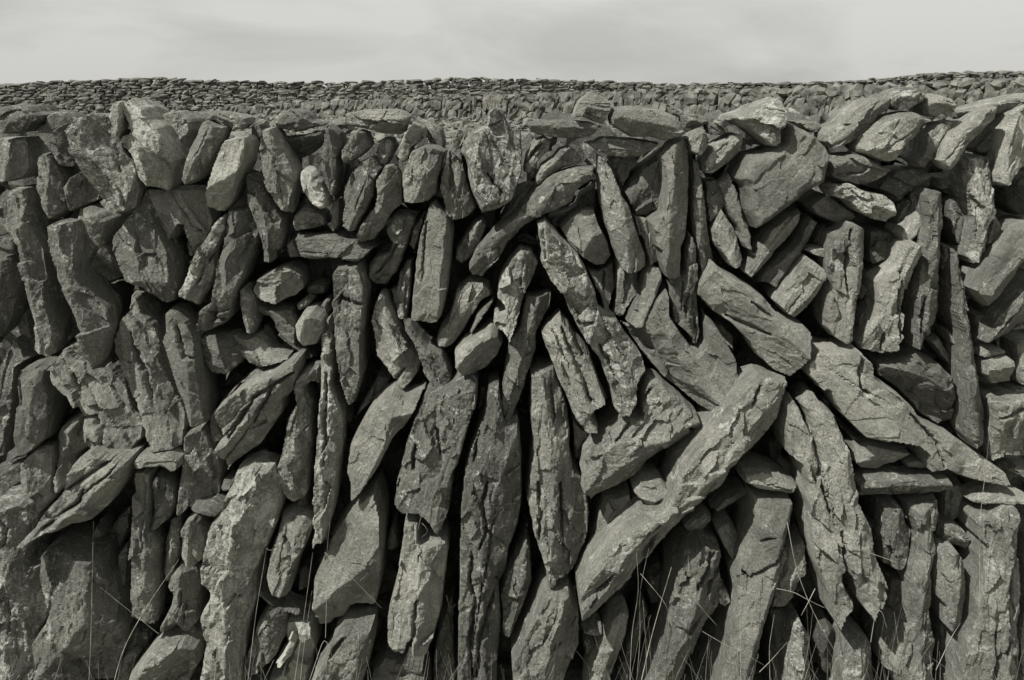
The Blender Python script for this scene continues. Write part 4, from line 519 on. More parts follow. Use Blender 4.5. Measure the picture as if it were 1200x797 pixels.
def roughen(poly, amp, seed, gap=1.7):
    """cut corners a little and break the outline up like chipped stone"""
    p = poly
    q = []
    n = len(p)
    for i in range(n):                                  # one gentle corner cut
        a, b, c = p[i - 1], p[i], p[(i + 1) % n]
        q.append(b + (a - b) * min(0.12, 1.2 / (np.linalg.norm(a - b) + 1e-6)))
        q.append(b + (c - b) * min(0.12, 1.2 / (np.linalg.norm(c - b) + 1e-6)))
    p = np.array(q); q = []
    n = len(p)
    for i in range(n):
        a, b = p[i], p[(i + 1) % n]
        k = max(1, int(np.linalg.norm(b - a) / 4.0))
        for j in range(k): q.append(a + (b - a) * j / k)
    p = np.array(q)
    t = np.roll(p, -1, 0) - np.roll(p, 1, 0); t /= np.linalg.norm(t, axis=1)[:, None] + 1e-9
    nrm = np.stack([t[:, 1], -t[:, 0]], 1)
    z = np.full(len(p), seed * 3.7)
    d = perlin(np.stack([p[:, 0] / 13, p[:, 1] / 13, z], 1)) * 1.0 + perlin(np.stack([p[:, 0] / 5.2, p[:, 1] / 5.2, z + 9], 1)) * 0.8
    sgn = np.sign(np.sum(p[:, 0] * np.roll(p[:, 1], -1) - p[:, 1] * np.roll(p[:, 0], -1)))
    return p + nrm * (d * amp)[:, None] - nrm * sgn * gap      # a hair inside, so neighbours keep a joint

def build_stone(idx, depth_cm, label, poly, ridges, cracks=()):
    r = np.random.default_rng(1000 + idx)
    import re
    own = re.split(r' (?:below|under|beneath|left|right|beside|behind|between|above|over|across|in|at|on|near|against|from|clinging|standing|directly|just|lying|wedged|resting|next|through|along|tucked) ', ' ' + label.lower() + ' ')[0]
    low = re.split(r' with | ending | tapering | sweeping | curving ', own)[0]      # what the stone itself is like
    has = lambda *w: any(x in low.split() or x in low for x in w)
    smooth = has('smooth', 'neat', 'flowing', 'shield', 'beam end', 'squared', 'boxy') and not has('crust')
    crusty = has('crust', 'lichen', 'craggy', 'mossy', 'pitted', 'speckled', 'knobbly')
    rounded = has('round', 'boulder', 'egg', 'oval', 'humped', 'plump', 'dome', 'lobed', 'pebble', 'lump')
    low, low_ = own, low
    fissured = has('fissur', 'crack', 'groove', 'split', 'ribbed', 'grained', 'cleft', 'layered', 'twin shafted', 'fractured', 'notched', 'scored')
    low = low_
    y0 = (depth_cm * 1.5 + float(np.random.default_rng(idx + 500).uniform(-1, 1))) / 100.0
    poly = np.array(poly, float)
    raw = poly.copy()
    poly0 = poly
    poly = roughen(poly, 0.55 if smooth else 1.0, idx)
    lo = poly.min(0); hi = poly.max(0)
    area = 0.5 * abs(np.dot(poly[:, 0], np.roll(poly[:, 1], -1)) - np.dot(poly[:, 1], np.roll(poly[:, 0], -1)))
    sp = 1.25 if area < 2500 else (1.45 if area < 9000 else 1.7)
    nx = int((hi[0] - lo[0]) / sp) + 3; ny = int((hi[1] - lo[1]) / sp) + 3
    gx = lo[0] - sp + np.arange(nx) * sp; gy = lo[1] - sp + np.arange(ny) * sp
    X, Y = np.meshgrid(gx, gy); P = np.stack([X.ravel(), Y.ravel()], 1)
    C = np.stack([(X[:-1, :-1] + sp / 2).ravel(), (Y[:-1, :-1] + sp / 2).ravel()], 1)
    cin = inside(C, poly).reshape(ny - 1, nx - 1)
    used = np.zeros((ny, nx), bool)
    used[:-1, :-1] |= cin; used[1:, :-1] |= cin; used[:-1, 1:] |= cin; used[1:, 1:] |= cin
    full = np.zeros((ny, nx), bool)
    full[1:-1, 1:-1] = cin[:-1, :-1] & cin[1:, :-1] & cin[:-1, 1:] & cin[1:, 1:]
    ids = -np.ones(ny * nx, np.int64); sel = used.ravel(); ids[sel] = np.arange(sel.sum())
    Q = P[sel].copy(); rim = ~full.ravel()[sel]
    de, near, _ = seg_dist(Q, poly)
    Q[rim] = near[rim]; de[rim] = 0
    # principal axis
    c = Q.mean(0); cov = np.cov((Q - c).T); w, v = np.linalg.eigh(cov)
    ax = v[:, 1]
    if ax[1] > 0: ax = -ax                               # points up in the picture
    U = (Q - c) @ np.array([-ax[1], ax[0]]); V = (Q - c) @ ax
    hw = math.sqrt(w[0]) * 1.8; hl = math.sqrt(w[1]) * 1.8
    w_in = de.max()
    T = float(np.clip(0.92 * w_in + 7, 10, 50)) * r.uniform(0.85, 1.15)
    if rounded: T *= 1.15
    rr = w_in * (0.34 if rounded else (0.07 if smooth else 0.10))
    rr = max(rr, 1.8)
    p_ = 2.0 if rounded else 2.4
    ue = np.clip(de / rr, 0, 1)
    h_edge = T * (1 - (1 - ue) ** p_) ** (1 / p_)
    # a block broken along flat faces: one front face and bevels of differing width and slope all round
    wz = np.full(len(Q), idx * 0.91)
    wa = 0.10 * w_in + 1.0
    Uw = U + wa * perlin(np.stack([Q[:, 0] / 19, Q[:, 1] / 19, wz], 1)) + 0.9 * perlin(np.stack([Q[:, 0] / 5, Q[:, 1] / 5, wz], 1))
    Vw = V + wa * perlin(np.stack([Q[:, 0] / 19, Q[:, 1] / 19, wz + 7], 1)) + 0.9 * perlin(np.stack([Q[:, 0] / 5, Q[:, 1] / 5, wz + 4], 1))
    tilt = np.clip(r.normal(0, 0.17, 2), -0.3, 0.3) * (0.6 if ridges else 1) * min(1, 26 / max(w_in, 5))
    H = np.full(len(Q), 1e9)
    Qb = Q + np.stack([Uw - U, Vw - V], 1) * 0.7
    ne = len(raw)
    lit = np.array([-0.51, -0.79])                          # sunward, in picture axes (y down)
    cen0 = raw.mean(0)
    for k in range(ne):                                     # a bevel of its own along every side of the outline
        p0, p1 = raw[k], raw[(k + 1) % ne]
        d_, nr, _ = seg_dist(Qb, np.array([p0, p1]), closed=False)
        od = (p0 + p1) / 2 - cen0; od = od / (np.linalg.norm(od) + 1e-6)
        if rounded: b0, sl = r.uniform(0.1, 0.4), r.uniform(0.8, 1.4)
        elif od @ lit > 0.2: b0, sl = r.uniform(0.5, 1.0), r.uniform(0.25, 1.1)
        else: b0, sl = r.uniform(0.25, 1.0), r.uniform(0.45, 1.4)
        if not rounded and abs(od @ ax) > 0.8: b0, sl = r.uniform(0.6, 1.0), r.uniform(0.3, 1.3)    # blunt broken ends
        if ridges: b0 = min(1.0, b0 + 0.25)
        H = np.minimum(H, T * b0 + sl * d_)
    if not smooth:
        for k in range(int(r.integers(1, 4))):               # shallow breaks across the front face
            th = r.uniform(0, 2 * math.pi); cc_ = r.uniform(-0.3, 0.5) * hw
            H = np.minimum(H, T - r.uniform(0.05, 0.28) * (Uw * math.cos(th) + Vw * math.sin(th) * 0.6 - cc_))
    else:
        H = np.minimum(H, T)
    H = np.minimum(H, T * 1.04)
    if ridges:
        first = True
        for rd in ridges:
            rd = np.array(rd, float)
            ch = rd[-1] - rd[0]; nleft = np.array([-ch[1], ch[0]])
            if nleft @ lit < 0: rd = rd[::-1]          # side > 0 is the sunward side of the crest
            # lengthen both ends so the crest runs through
            d0 = rd[0] - rd[1]; d1 = rd[-1] - rd[-2]
            ext = np.vstack([rd[0] + d0 / (np.linalg.norm(d0) + 1e-6) * 60, rd, rd[-1] + d1 / (np.linalg.norm(d1) + 1e-6) * 60])
            dist, _, side = seg_dist(Q + np.stack([Uw - U, Vw - V], 1) * 0.8, ext, closed=False)
            s_l = r.uniform(0.05, 0.28); s_r = r.uniform(0.75, 1.25)
            dl = np.percentile(dist[side > 0], 95) if (side > 0).any() else 1; dr = np.percentile(dist[side <= 0], 95) if (side <= 0).any() else 1
            s_r = max(0.45, min(s_r, 0.95 * T / max(dr, 1))); s_l = min(s_l, 0.6 * T / max(dl, 1))
            hr = T * 1.0 - dist * np.where(side > 0, s_l, s_r)
            if first: Hr = hr; first = False
            else: Hr = np.maximum(Hr, hr)
        H = np.minimum(H + 0.2 * T, np.maximum(Hr, T * 0.12))
    k = (T * 0.05 if rounded else T * 0.01) + 0.2
    m_ = np.clip(0.5 + 0.5 * (H - h_edge) / k, 0, 1)
    h = H * (1 - m_) + h_edge * m_ - k * m_ * (1 - m_)
    h = h + tilt[0] * U + tilt[1] * V * 0.6
    # broken relief
    z = np.full(len(Q), idx * 1.37)
    warp = perlin(np.stack([Q[:, 0] / 16, Q[:, 1] / 16, z + 50], 1)) * 4
    n_chip = max(5, int(area / 300))
    su = r.uniform(U.min(), U.max(), n_chip); sv = r.uniform(V.min(), V.max(), n_chip)
    st = 2.2
    dd = ((U + warp)[:, None] - su) ** 2 + (((V + warp * .7)[:, None] - sv) / st) ** 2
    j = dd.argmin(1)
    amp = (0.35 if smooth else (1.25 if crusty else 1.0)) * min(1.0, w_in / 14)
    chip = r.normal(0, 1.0, n_chip)[j] + r.normal(0, 0.17, n_chip)[j] * (U - su[j]) + r.normal(0, 0.10, n_chip)[j] * (V - sv[j])
    h = h + chip * amp * 1.5
    h = h + amp * 2.3 * fbm(np.stack([U / 30, V / 52, z], 1), 3)
    rg = np.abs(perlin(np.stack([(U + warp) / 9, (V + warp) / (44 if fissured else 24), z + 5], 1)))
    h = h - amp * 1.5 * np.clip(0.34 - rg, 0, 1) / 0.34 * np.clip(perlin(np.stack([Q[:, 0] / 26, Q[:, 1] / 26, z + 33], 1)) + 0.35, 0, 1)
    h = h + amp * 0.9 * fbm(np.stack([U / 6.5, V / 20, z + 5], 1), 2)
    h = h + amp * 1.15 * fbm(np.stack([U / 3.8, V / 5.5, z + 11], 1), 2, 0.7)
    if crusty:
        n = perlin(np.stack([Q[:, 0] / 7, Q[:, 1] / 7, z + 23], 1))
        h = h - 2.6 * np.clip(n - 0.22, 0, 1) * min(1, w_in / 14) * 1.3
    # cracks that run with the bedding
    ncr = int(r.integers(0, 3)) if fissured else (int(r.integers(0, 2)) if not smooth else int(r.random() < 0.4))
    for q in range(ncr):
        u0 = r.uniform(-0.7, 0.7) * hw; v0 = r.uniform(-0.7, 0.6) * hl; ln = r.uniform(0.3, 0.9) * hl
        cu = u0 + r.normal(0, 0.06) * (V - v0) + 1.8 * perlin(np.stack([V / 22, z * 0 + q * 5.1, z], 1)) + 1.4 * perlin(np.stack([V / 5, z * 0 + q * 5.1, z + 3], 1))
        wid = (1.15 if fissured else 0.9) * (1 - np.clip(np.abs(V - v0) / ln, 0, 1) ** 2)
        dep = (7.0 if fissured else 4.0) * min(1, w_in / 16)
        g = np.where(wid > 0.05, np.exp(-((U - cu) / np.maximum(wid, 0.3)) ** 2), 0)
        stepv = np.where((U > cu) & (wid > 0.05), -1.0, 0) * np.clip(wid, 0, 1) * np.exp(-np.clip(U - cu, 0, 99) / 9) * 1.6
        h = h - dep * g * np.clip(wid, 0, 1) + stepv * (1 if fissured else 0.5)
    for cl in cracks:                                     # the open cracks one can see
        cl = np.array(cl, float)
        Qw = Q + np.stack([perlin(np.stack([Q[:, 0] / 11, Q[:, 1] / 11, z + 60], 1)) * 2.0 + perlin(np.stack([Q[:, 0] / 4, Q[:, 1] / 4, z + 61], 1)) * 1.3, 0 * z], 1)
        dist, nr, side = seg_dist(Qw, cl, closed=False)
        ln = np.linalg.norm(np.diff(cl, axis=0), axis=1).sum()
        e = np.minimum(np.linalg.norm(nr - cl[0], axis=1), np.linalg.norm(nr - cl[-1], axis=1))
        wd = 1.0 + 1.3 * np.clip(e / (0.35 * ln + 1), 0, 1)
        h = h - min(11, 0.5 * T) * np.exp(-(dist / wd) ** 2) - np.where(side < 0, 1.6, 0) * np.exp(-dist / 7)
    # a spall or two at the border
    for q in range(int(r.integers(0, 3))):
        pp = Q[rim][r.integers(0, rim.sum())]
        rad = r.uniform(0.35, 0.8) * w_in
        d_ = np.sqrt(((Q - pp) ** 2).sum(1)) + 2.5 * perlin(np.stack([Q[:, 0] / 9, Q[:, 1] / 9, z + q], 1))
        h = h - np.clip(1 - d_ / rad, 0, 1) ** 0.6 * r.uniform(0.08, 0.22) * T
    h = np.maximum(h, -2)
    h[rim] = perlin(np.stack([Q[rim, 0] / 8, Q[rim, 1] / 8, z[rim]], 1)) * 1.2
    hm = h * M_PX
    yb = y0 - hm
    k = (y0 - 0.55 * T * M_PX - CAM[1]) / FPX          # the outline seen is that of the stone's front shoulder
    W = np.stack([CAM[0] + (Q[:, 0] - 600) * k, yb, CAM[2] - (Q[:, 1] - HORIZON) * k], 1)
    # faces
    cy, cx = np.nonzero(cin)
    i00 = ids[cy * nx + cx]; i10 = ids[cy * nx + cx + 1]; i01 = ids[(cy + 1) * nx + cx]; i11 = ids[(cy + 1) * nx + cx + 1]
    quads = np.stack([i00, i01, i11, i10], 1)
    E = np.concatenate([quads[:, [0, 1]], quads[:, [1, 2]], quads[:, [2, 3]], quads[:, [3, 0]]])
    key = E[:, 0] * 10 ** 7 + E[:, 1]; rev = E[:, 1] * 10 ** 7 + E[:, 0]
    be = E[~np.isin(key, rev)]
    bv = np.unique(be); mp = {int(b): n for n, b in enumerate(bv)}
    n0 = len(W); nb = len(bv)
    cen = W[bv].mean(0)
    back = float(np.clip(0.05 + 0.0035 * w_in + r.uniform(0, 0.03), 0.07, 0.17))
    r1 = W[bv].copy(); r1[:, 1] += back * 0.45
    jit = 1 + 0.03 * perlin(np.stack([W[bv][:, 0] * 12, W[bv][:, 2] * 12, np.full(nb, idx * 2.2)], 1))
    r1[:, [0, 2]] = cen[[0, 2]] + (r1[:, [0, 2]] - cen[[0, 2]]) * (0.995 * jit)[:, None]
    r2 = W[bv].copy(); r2[:, [0, 2]] = cen[[0, 2]] + (r2[:, [0, 2]] - cen[[0, 2]]) * (0.86 * jit)[:, None]; r2[:, 1] += back
    cc = cen.copy(); cc[1] += back * 1.08
    W = np.vstack([W, r1, r2, cc[None]])
    ea = np.array([mp[int(x)] for x in be[:, 0]]); eb = np.array([mp[int(x)] for x in be[:, 1]])
    s1 = np.stack([be[:, 1], be[:, 0], n0 + ea, n0 + eb], 1)
    s2 = np.stack([n0 + eb, n0 + ea, n0 + nb + ea, n0 + nb + eb], 1)
    tri = np.stack([n0 + nb + eb, n0 + nb + ea, np.full(len(ea), n0 + 2 * nb)], 1)
    # own frame: origin at the middle of the stone, local z along its length
    org = np.array([W[:n0, 0].mean(), y0 + 0.02, W[:n0, 2].mean()])
    ang = math.atan2(ax[0], -ax[1])                     # lean from vertical, to the right positive
    ca, sa = math.cos(ang), math.sin(ang)
    D = W - org
    loc = np.stack([D[:, 0] * ca - D[:, 2] * sa, D[:, 1], D[:, 0] * sa + D[:, 2] * ca], 1)
    if 'white lichened' in own: m = MAT['white']
    elif crusty: m = MAT['crusted']
    elif 'white lichen' in label: m = MAT['white']
    elif has('white', 'pale') and not has('dark', 'recess'): m = MAT['pale']
    elif 'flake' in own or 'white lichen' in label: m = MAT['white']
    elif smooth: m = MAT['smooth']
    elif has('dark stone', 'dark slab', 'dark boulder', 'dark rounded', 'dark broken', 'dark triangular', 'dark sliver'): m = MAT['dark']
    else: m = MAT['plain']
    o = mesh_object('stone', loc, (quads, s1, s2, tri), m, FLAT)
    o.location = org; o.rotation_euler = (0, ang, 0)
    tag(o, label, 'stone', 'stones stacked in the near dry stone wall')
    return o

def parse(s): return [tuple(map(float, t.split(','))) for t in s.split()]

n = 0
for line in STONES.strip().splitlines():
    d, lab, out, rid, crk = line.split('|')
    rd = [parse(q) for q in rid.split('/') if q.strip()]
    rd = [q for q in rd if len(q) > 1]
    build_stone(n, float(d), lab, parse(out), rd, [parse(q) for q in crk.split('/') if q.strip()]); n += 1

# ------------------------------------------------------------------ small rocks for packing and far walls
def rock_shape():
    """a cube of 26 points pulled towards a worn block"""
    g = [(x, y, z) for x in (-1, 0, 1) for y in (-1, 0, 1) for z in (-1, 0, 1) if (x, y, z) != (0, 0, 0)]
    ix = {p: i for i, p in enumerate(g)}
    F = []
    for a in range(3):
        for s in (-1, 1):
            b, c = [k for k in range(3) if k != a]
            for u in (-1, 0):
                for v in (-1, 0):
                    q = []
                    for du, dv in ((0, 0), (1, 0), (1, 1), (0, 1)):
                        p = [0, 0, 0]; p[a] = s; p[b] = u + du; p[c] = v + dv; q.append(ix[tuple(p)])
                    if (s > 0) ^ (a == 1): F.append(q)
                    else: F.append(q[::-1])
    V = np.array(g, float); nn = np.linalg.norm(V, axis=1)
    V = V / nn[:, None] ** 0.55
    return V, np.array(F)
RV, RF = rock_shape()

class Heap:
    def __init__(s): s.v = []; s.f = []; s.n = 0
    def add(s, c, size, rot, r, jit=0.18):
        V = RV * (1 + r.normal(0, jit, (len(RV), 1))) + r.normal(0, jit * 0.35, RV.shape)
        V = V * np.array(size) / 2
        a, b, g = rot
        ca, sa = math.cos(a), math.sin(a); x = V[:, 0] * ca + V[:, 2] * sa; z = -V[:, 0] * sa + V[:, 2] * ca; V[:, 0] = x; V[:, 2] = z
        cb, sb = math.cos(b), math.sin(b); y = V[:, 1] * cb - V[:, 2] * sb; z = V[:, 1] * sb + V[:, 2] * cb; V[:, 1] = y; V[:, 2] = z
        cg, sg = math.cos(g), math.sin(g); x = V[:, 0] * cg - V[:, 1] * sg; y = V[:, 0] * sg + V[:, 1] * cg; V[:, 0] = x; V[:, 1] = y
        s.v.append(V + np.array(c)); s.f.append(RF + s.n); s.n += len(RV)
    def build(s, name, mat, smooth=False, parent=None, origin=None):
        V = np.vstack(s.v)
        if origin is not None: V = V - np.array(origin)
        o = mesh_object(name, V, (np.vstack(s.f),), mat, smooth, parent)
        if origin is not None and parent is None: o.location = origin
        return o

r = np.random.default_rng(21)
hp = Heap()
for x in np.arange(-2.1, 2.11, 0.08):                     # rubble packed inside the near wall
    for zz in np.arange(0.03, 1.46, 0.072):
        for yy in (0.275, 0.36, 0.45):
            top = 1.41 + 0.05 * math.sin(x * 2.3)
            if zz > top - 0.02: continue
            s = r.uniform(0.09, 0.155, 3)
            hp.add((x + r.normal(0, .02), yy + r.normal(0, .015), zz + r.normal(0, .02)), s, r.uniform(-1, 1, 3), r)
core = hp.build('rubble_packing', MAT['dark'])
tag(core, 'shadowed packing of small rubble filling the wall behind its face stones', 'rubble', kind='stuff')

# ------------------------------------------------------------------ walls of the fields beyond
def interp(px, tab):
    return float(np.interp(px, [t[0] for t in tab], [t[1] for t in tab]))

def far_wall(label, px0, px1, dist, top, stone_w, stone_h, upright, thick, seed, keep=0):
    """a dry stone wall along a line of ground; dist, top: tables over the bearing px"""
    r = np.random.default_rng(seed)
    root = bpy.data.objects.new('stone_wall', None); col.objects.link(root)
    pts = []
    px = px0
    while px < px1:
        y = interp(px, dist); X = (px - 600) / FPX * (y - CAM[1]); pts.append((px, X, y))
        px += 4.0
    P = np.array(pts); s = np.concatenate([[0], np.cumsum(np.hypot(np.diff(P[:, 1]), np.diff(P[:, 2])))])
    org = np.array([P[:, 1].mean(), P[:, 2].mean(), 0.0]); root.location = org
    big = Heap(); parts = []
    zmax = 2.6
    z = 0.0
    row = 0
    # the solid heart of the wall, roughly built
    while z < zmax:
        h0 = stone_h * r.uniform(0.75, 1.3)
        t = -r.uniform(0, stone_w)
        while t < s[-1]:
            px = np.interp(t, s, P[:, 0]); X = np.interp(t, s, P[:, 1]); y = np.interp(t, s, P[:, 2])
            k = r.uniform(0.5, 1.75); w = stone_w * k; h = h0 * r.uniform(0.8, 1.25)
            zt = CAM[2] - (interp(px, top) - HORIZON) / FPX * (y - CAM[1])
            zt += 0.03 * math.sin(px * 0.31) + 0.025 * math.sin(px * 0.83 + 1)
            h = min(h, max(zt - z, 0.0)) if z < zt else h
            if z + stone_h * 0.35 < zt:
                ang = math.atan2(np.interp(t + 1, s, P[:, 2]) - np.interp(t - 1, s, P[:, 2]), np.interp(t + 1, s, P[:, 1]) - np.interp(t - 1, s, P[:, 1]))
                last = False
                lean = r.normal(0.25, 0.28) if upright else r.normal(0, 0.10) * (3 if last else 1)
                c = (X + 0, y + r.normal(0, 0.03) - math.cos(ang) * 0, z + h / 2)
                cap = z + h0 * 1.3 >= zt
                item = (c, (w * 1.17, thick * 1.3, h * 1.28), (lean, r.normal(0, .08), ang))
                visible = CAM[2] - (135 - HORIZON) / FPX * (y - CAM[1]) < z + h
                if keep and visible: parts.append((w * h / (y - CAM[1]) ** 2 * (1 if 0 < px < 1200 else 0), item, cap))
                elif visible or z < 0.5 or r.random() < 0.6: big.add(*item, r, 0.13)
            t += w * 0.97
        z += h0 * 0.93; row += 1
    parts.sort(key=lambda q: -q[0])
    caps = [q for q in parts if q[2]][:keep // 3]; parts = caps + [q for q in parts if not any(q is c_ for c_ in caps)]
    hearts = Heap()
    for i, (a, item, cap) in enumerate(parts):
        if i < keep:
            hh = Heap(); hh.add(*item, r, 0.13)
            o = hh.build('capstone' if cap else 'face_stone', MAT['far_stone'], False, root, origin=org)
        else: big.add(*item, r, 0.13)
    o = big.build('stonework', MAT['far_stone'], False, root, origin=org)
    if keep: o['kind'] = 'stuff'
    tag(root, label, 'stone wall', 'dry stone walls of the fields beyond')
    return root

far_wall('long low field wall of small flat coursed stones along the whole horizon', -700, 1900,
         [(-260, 46), (600, 47), (1200, 52), (1460, 54)],
         [(-700, 101), (-260, 101), (0, 99), (60, 95.5), (100, 95), (160, 92), (190, 91.5), (250, 95), (400, 97), (480, 94), (540, 91), (620, 93), (720, 96), (800, 99), (880, 97), (940, 97), (990, 95), (1040, 91), (1100, 85.5), (1200, 83.5), (1460, 82), (1900, 83)],
         0.34, 0.155, False, 0.45, 31, keep=100)
far_wall('nearer field wall of upright leaning stones rising towards the right', 250, 1700,
         [(290, 42), (600, 38), (900, 30), (1200, 22), (1460, 18)],
         [(290, 125), (340, 121), (480, 114), (600, 112), (720, 107.5), (850, 106), (940, 104), (990, 101), (1040, 98), (1100, 96.5), (1200, 93.5), (1460, 90)],
         0.22, 0.36, True, 0.4, 37, keep=100)
far_wall('low crumbled wall of flat rubble right of the biggest boulders on the near wall', 905, 1120,
         [(905, 15), (1120, 17)], [(905, 141), (950, 138), (990, 139), (1120, 142)],
         0.14, 0.06, False, 0.35, 41, keep=60)

# ------------------------------------------------------------------ loose stones in the field
r = np.random.default_rng(51); hp = Heap()
for k in range(6500):
    D = 9 + 36 * r.uniform(0, 1) ** 0.6; px = r.uniform(-600, 1800); x = (px - 600) / FPX * D
    if D > interp(px, [(0, 44), (290, 42), (600, 38), (900, 30), (1200, 22), (1460, 18)]) + 2.3: continue
    sz = r.uniform(0.12, 0.42); hp.add((x, D + CAM[1], sz * 0.15 - 0.01), (sz, sz * 0.8, sz * r.uniform(0.3, 0.7)), (r.normal(0, .3), r.normal(0, .3), r.uniform(0, 6)), r)
tag(hp.build('loose_rubble', MAT['far_stone']), 'loose broken stones scattered over the field between the walls', 'rubble', kind='stuff')

# ------------------------------------------------------------------ ground
def ground():
    xs = np.concatenate([-np.geomspace(400, 6, 16), np.linspace(-5, 5, 41), np.geomspace(6, 400, 16)])
    ys = np.concatenate([np.linspace(-6, 6, 49), np.geomspace(7, 900, 26)])
    X, Y = np.meshgrid(xs, ys)
    Z = fbm(np.stack([X.ravel() * 1.3, Y.ravel() * 1.3, np.zeros(X.size)], 1), 3).reshape(X.shape) * 0.03
    far = np.clip((Y - 4) / 12, 0, 1)
    Z = Z - 0.035 - np.maximum(0, Y - 55) * 0.004
    V = np.stack([X.ravel(), Y.ravel(), Z.ravel()], 1)
    ny, nx = X.shape; i, j = np.meshgrid(np.arange(ny - 1), np.arange(nx - 1), indexing='ij')
    a = (i * nx + j).ravel()
    o = mesh_object('ground', V, (np.stack([a, a + 1, a + nx + 1, a + nx], 1),), MAT['turf'])
    tag(o, kind='structure')
ground()

# ------------------------------------------------------------------ stalks and grass
def tube(paths, radii, sides=5):
    V = []; F = []; n = 0
    for path, r0 in zip(paths, radii):
        p = np.array(path, float); m = len(p)
        for k in range(m):
            t = p[min(k + 1, m - 1)] - p[max(k - 1, 0)]; t /= np.linalg.norm(t) + 1e-9
            a = np.cross(t, [0.1, 1, 0.2]); a /= np.linalg.norm(a) + 1e-9; b = np.cross(t, a)
            rr = r0 * (1 - 0.65 * k / (m - 1))
            for s in range(sides):
                an = 2 * math.pi * s / sides; V.append(p[k] + (a * math.cos(an) + b * math.sin(an)) * rr)
        for k in range(m - 1):
            for s in range(sides):
                F.append((n + k * sides + s, n + k * sides + (s + 1) % sides, n + (k + 1) * sides + (s + 1) % sides, n + (k + 1) * sides + s))
        n += m * sides
    return np.array(V), np.array(F)

def curve(pts, m=14):
    p = np.array(pts, float); s = np.concatenate([[0], np.cumsum(np.linalg.norm(np.diff(p, axis=0), axis=1))])
    t = np.linspace(0, s[-1], m); q = np.stack([np.interp(t, s, p[:, k]) for k in range(3)], 1)
    for _ in range(2): q[1:-1] = (q[:-2] + 2 * q[1:-1] + q[2:]) / 4
    return q

def stalk(label, pxs, y, rad=0.0012, y_tip=None, branches=(), mat='straw'):
    yt = y if y_tip is None else y_tip
    pts = [at(a, b, y + (yt - y) * k / max(1, len(pxs) - 1)) for k, (a, b) in enumerate(pxs)]
    paths = [curve(pts)]; rad = rad * 0.72; radii = [rad]
    for br in branches: paths.append(curve([at(a, b, yt) for a, b in br], 5)); radii.append(rad * 0.75)
    V, F = tube(paths, radii)
    o0 = np.array(pts[0]); o = mesh_object('grass_stalk', V - o0, (F,), MAT[mat])
    o.location = o0; tag(o, label, 'grass stalk', 'dry grass stalks in front of the near wall')

F_ = -0.14
for a in STALKS: stalk(*a)

r = np.random.default_rng(77)
paths = []; radii = []
for (x0, x1, cnt, hmax) in ((20, 300, 50, 55), (300, 560, 45, 50), (560, 720, 30, 45), (720, 900, 52, 95), (900, 1060, 52, 85), (1060, 1200, 36, 55), (-80, 20, 16, 40), (1200, 1290, 30, 60)):
    for k in range(cnt):
        px = r.uniform(x0, x1); y = r.uniform(-0.24, -0.10); bx, by, bz = at(px, 800, y); top0 = bz; bz = -0.03
        L_ = top0 + 0.03 + (3 + r.random() ** 1.7 * hmax) / 450; an = r.normal(0, 0.30); lean = math.sin(an)
        q = [(bx + lean * L_ * t + r.normal(0, .010) * t, y + r.normal(0, .012) * t, bz + L_ * t * (1.0 - 0.25 * abs(lean) * t)) for t in (0, 0.33, 0.66, 1)]
        paths.append(curve(q, 7)); radii.append(r.uniform(0.0003, 0.0008))
V, F = tube(paths, radii, 4)
tag(mesh_object('dry_grass', V, (F,), MAT['straw']), 'short dry grass blades growing along the foot of the near wall', 'grass', kind='stuff')

def tuft(label, px, py, y, size, cnt, seed):
    r = np.random.default_rng(seed); b = np.array(at(px, py, y)); paths = []; radii = []
    for k in range(cnt):
        a = r.normal(0, 0.5); L_ = size * r.uniform(0.4, 1)
        q = [b + np.array([r.normal(0, size * .22), r.normal(0, size * .15), 0])]
        for t in (0.35, 0.7, 1): q.append(q[0] + np.array([math.sin(a) * L_ * t + r.normal(0, size * .05), r.normal(0, size * .08), L_ * t]))
        paths.append(curve(q, 6)); radii.append(0.0009)
    V, F = tube(paths, radii, 4)
    o = mesh_object('dry_plant', V - b, (F,), MAT['straw']); o.location = b
    tag(o, label, 'dry plant', 'dry plants rooted on the wall top')
for a in TUFTS: tuft(*a)

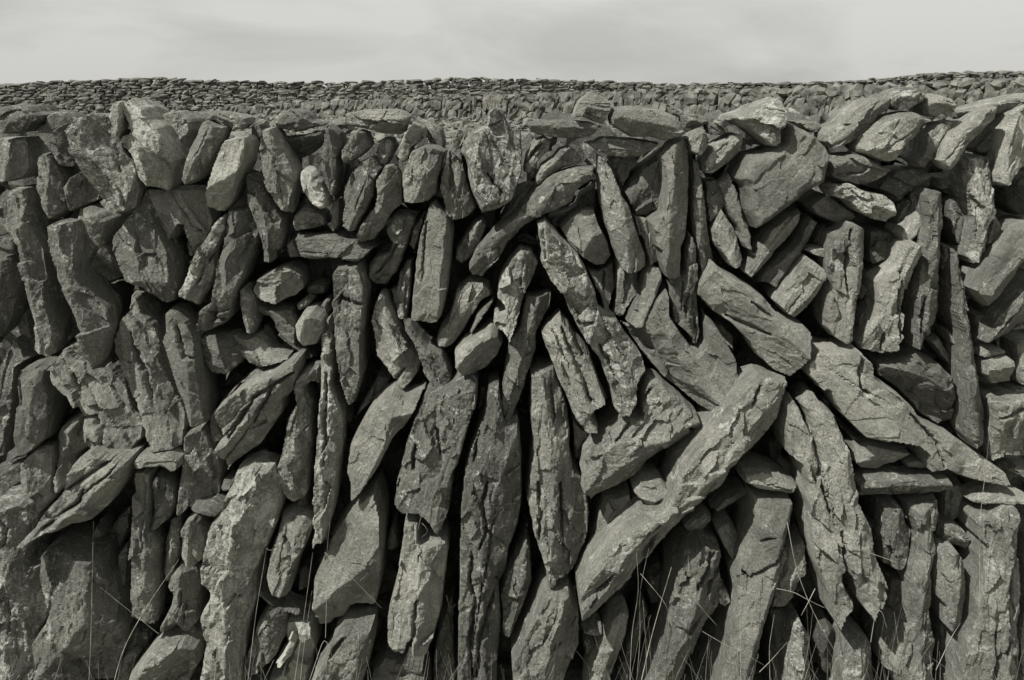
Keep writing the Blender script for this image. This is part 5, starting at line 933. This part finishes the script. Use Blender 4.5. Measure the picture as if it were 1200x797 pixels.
# ------------------------------------------------------------------ sky, sun, camera
w = bpy.data.worlds.new('World'); scene.world = w; w.use_nodes = True
nt = w.node_tree; N = nt.nodes; L = nt.links; N.clear()
out = N.new('ShaderNodeOutputWorld'); bg = N.new('ShaderNodeBackground'); bg.inputs['Strength'].default_value = 0.10
sky = N.new('ShaderNodeTexSky'); sky.sky_type = 'NISHITA'; sky.sun_disc = False
sky.sun_elevation = SUN_EL; sky.sun_rotation = math.radians(180) + SUN_AZ
sky.dust_density = 3.0
hs = N.new('ShaderNodeHueSaturation'); hs.inputs['Saturation'].default_value = 0.35; L.new(sky.outputs[0], hs.inputs['Color'])
tc = N.new('ShaderNodeTexCoord'); mp = N.new('ShaderNodeMapping'); mp.inputs['Scale'].default_value = (1.7, 1.7, 5.5); L.new(tc.outputs['Generated'], mp.inputs['Vector'])
n1 = N.new('ShaderNodeTexNoise'); n1.inputs['Scale'].default_value = 2.3; n1.inputs['Detail'].default_value = 8; n1.inputs['Distortion'].default_value = 0.5; L.new(mp.outputs[0], n1.inputs['Vector'])
cr = ramp(N, [(0.36, SKY_DARK), (0.58, SKY_PALE)]); L.new(n1.outputs['Fac'], cr.inputs[0])
mx = N.new('ShaderNodeMix'); mx.data_type = 'RGBA'; mx.inputs[0].default_value = 0.86
L.new(hs.outputs[0], mx.inputs[6]); L.new(cr.outputs[0], mx.inputs[7])
L.new(mx.outputs[2], bg.inputs['Color']); L.new(bg.outputs[0], out.inputs[0])

sd = bpy.data.lights.new('sun', 'SUN'); sd.energy = SUN_W; sd.angle = math.radians(SUN_ANG); sd.color = (1.0, 0.985, 0.95)
so = bpy.data.objects.new('sun', sd); col.objects.link(so)
from mathutils import Vector
dirn = Vector((-math.sin(SUN_AZ) * math.cos(SUN_EL), -math.cos(SUN_AZ) * math.cos(SUN_EL), math.sin(SUN_EL)))   # towards the sun
so.rotation_euler = dirn.to_track_quat('Z', 'Y').to_euler(); so.location = (-4, -5, 8)

cd = bpy.data.cameras.new('camera'); cd.sensor_width = 36; cd.lens = FPX / 1200 * 36
cd.shift_y = -(398.5 - HORIZON) / 1200; cd.clip_start = 0.05; cd.clip_end = 3000
co = bpy.data.objects.new('camera', cd); col.objects.link(co)
co.location = CAM; co.rotation_euler = (math.radians(90), 0, 0); scene.camera = co
scene.render.engine = 'CYCLES'
vs = scene.view_settings; vs.view_transform = 'Standard'; vs.look = 'None'; vs.exposure = EXPO; vs.gamma = 1.0; vs.use_curve_mapping = False
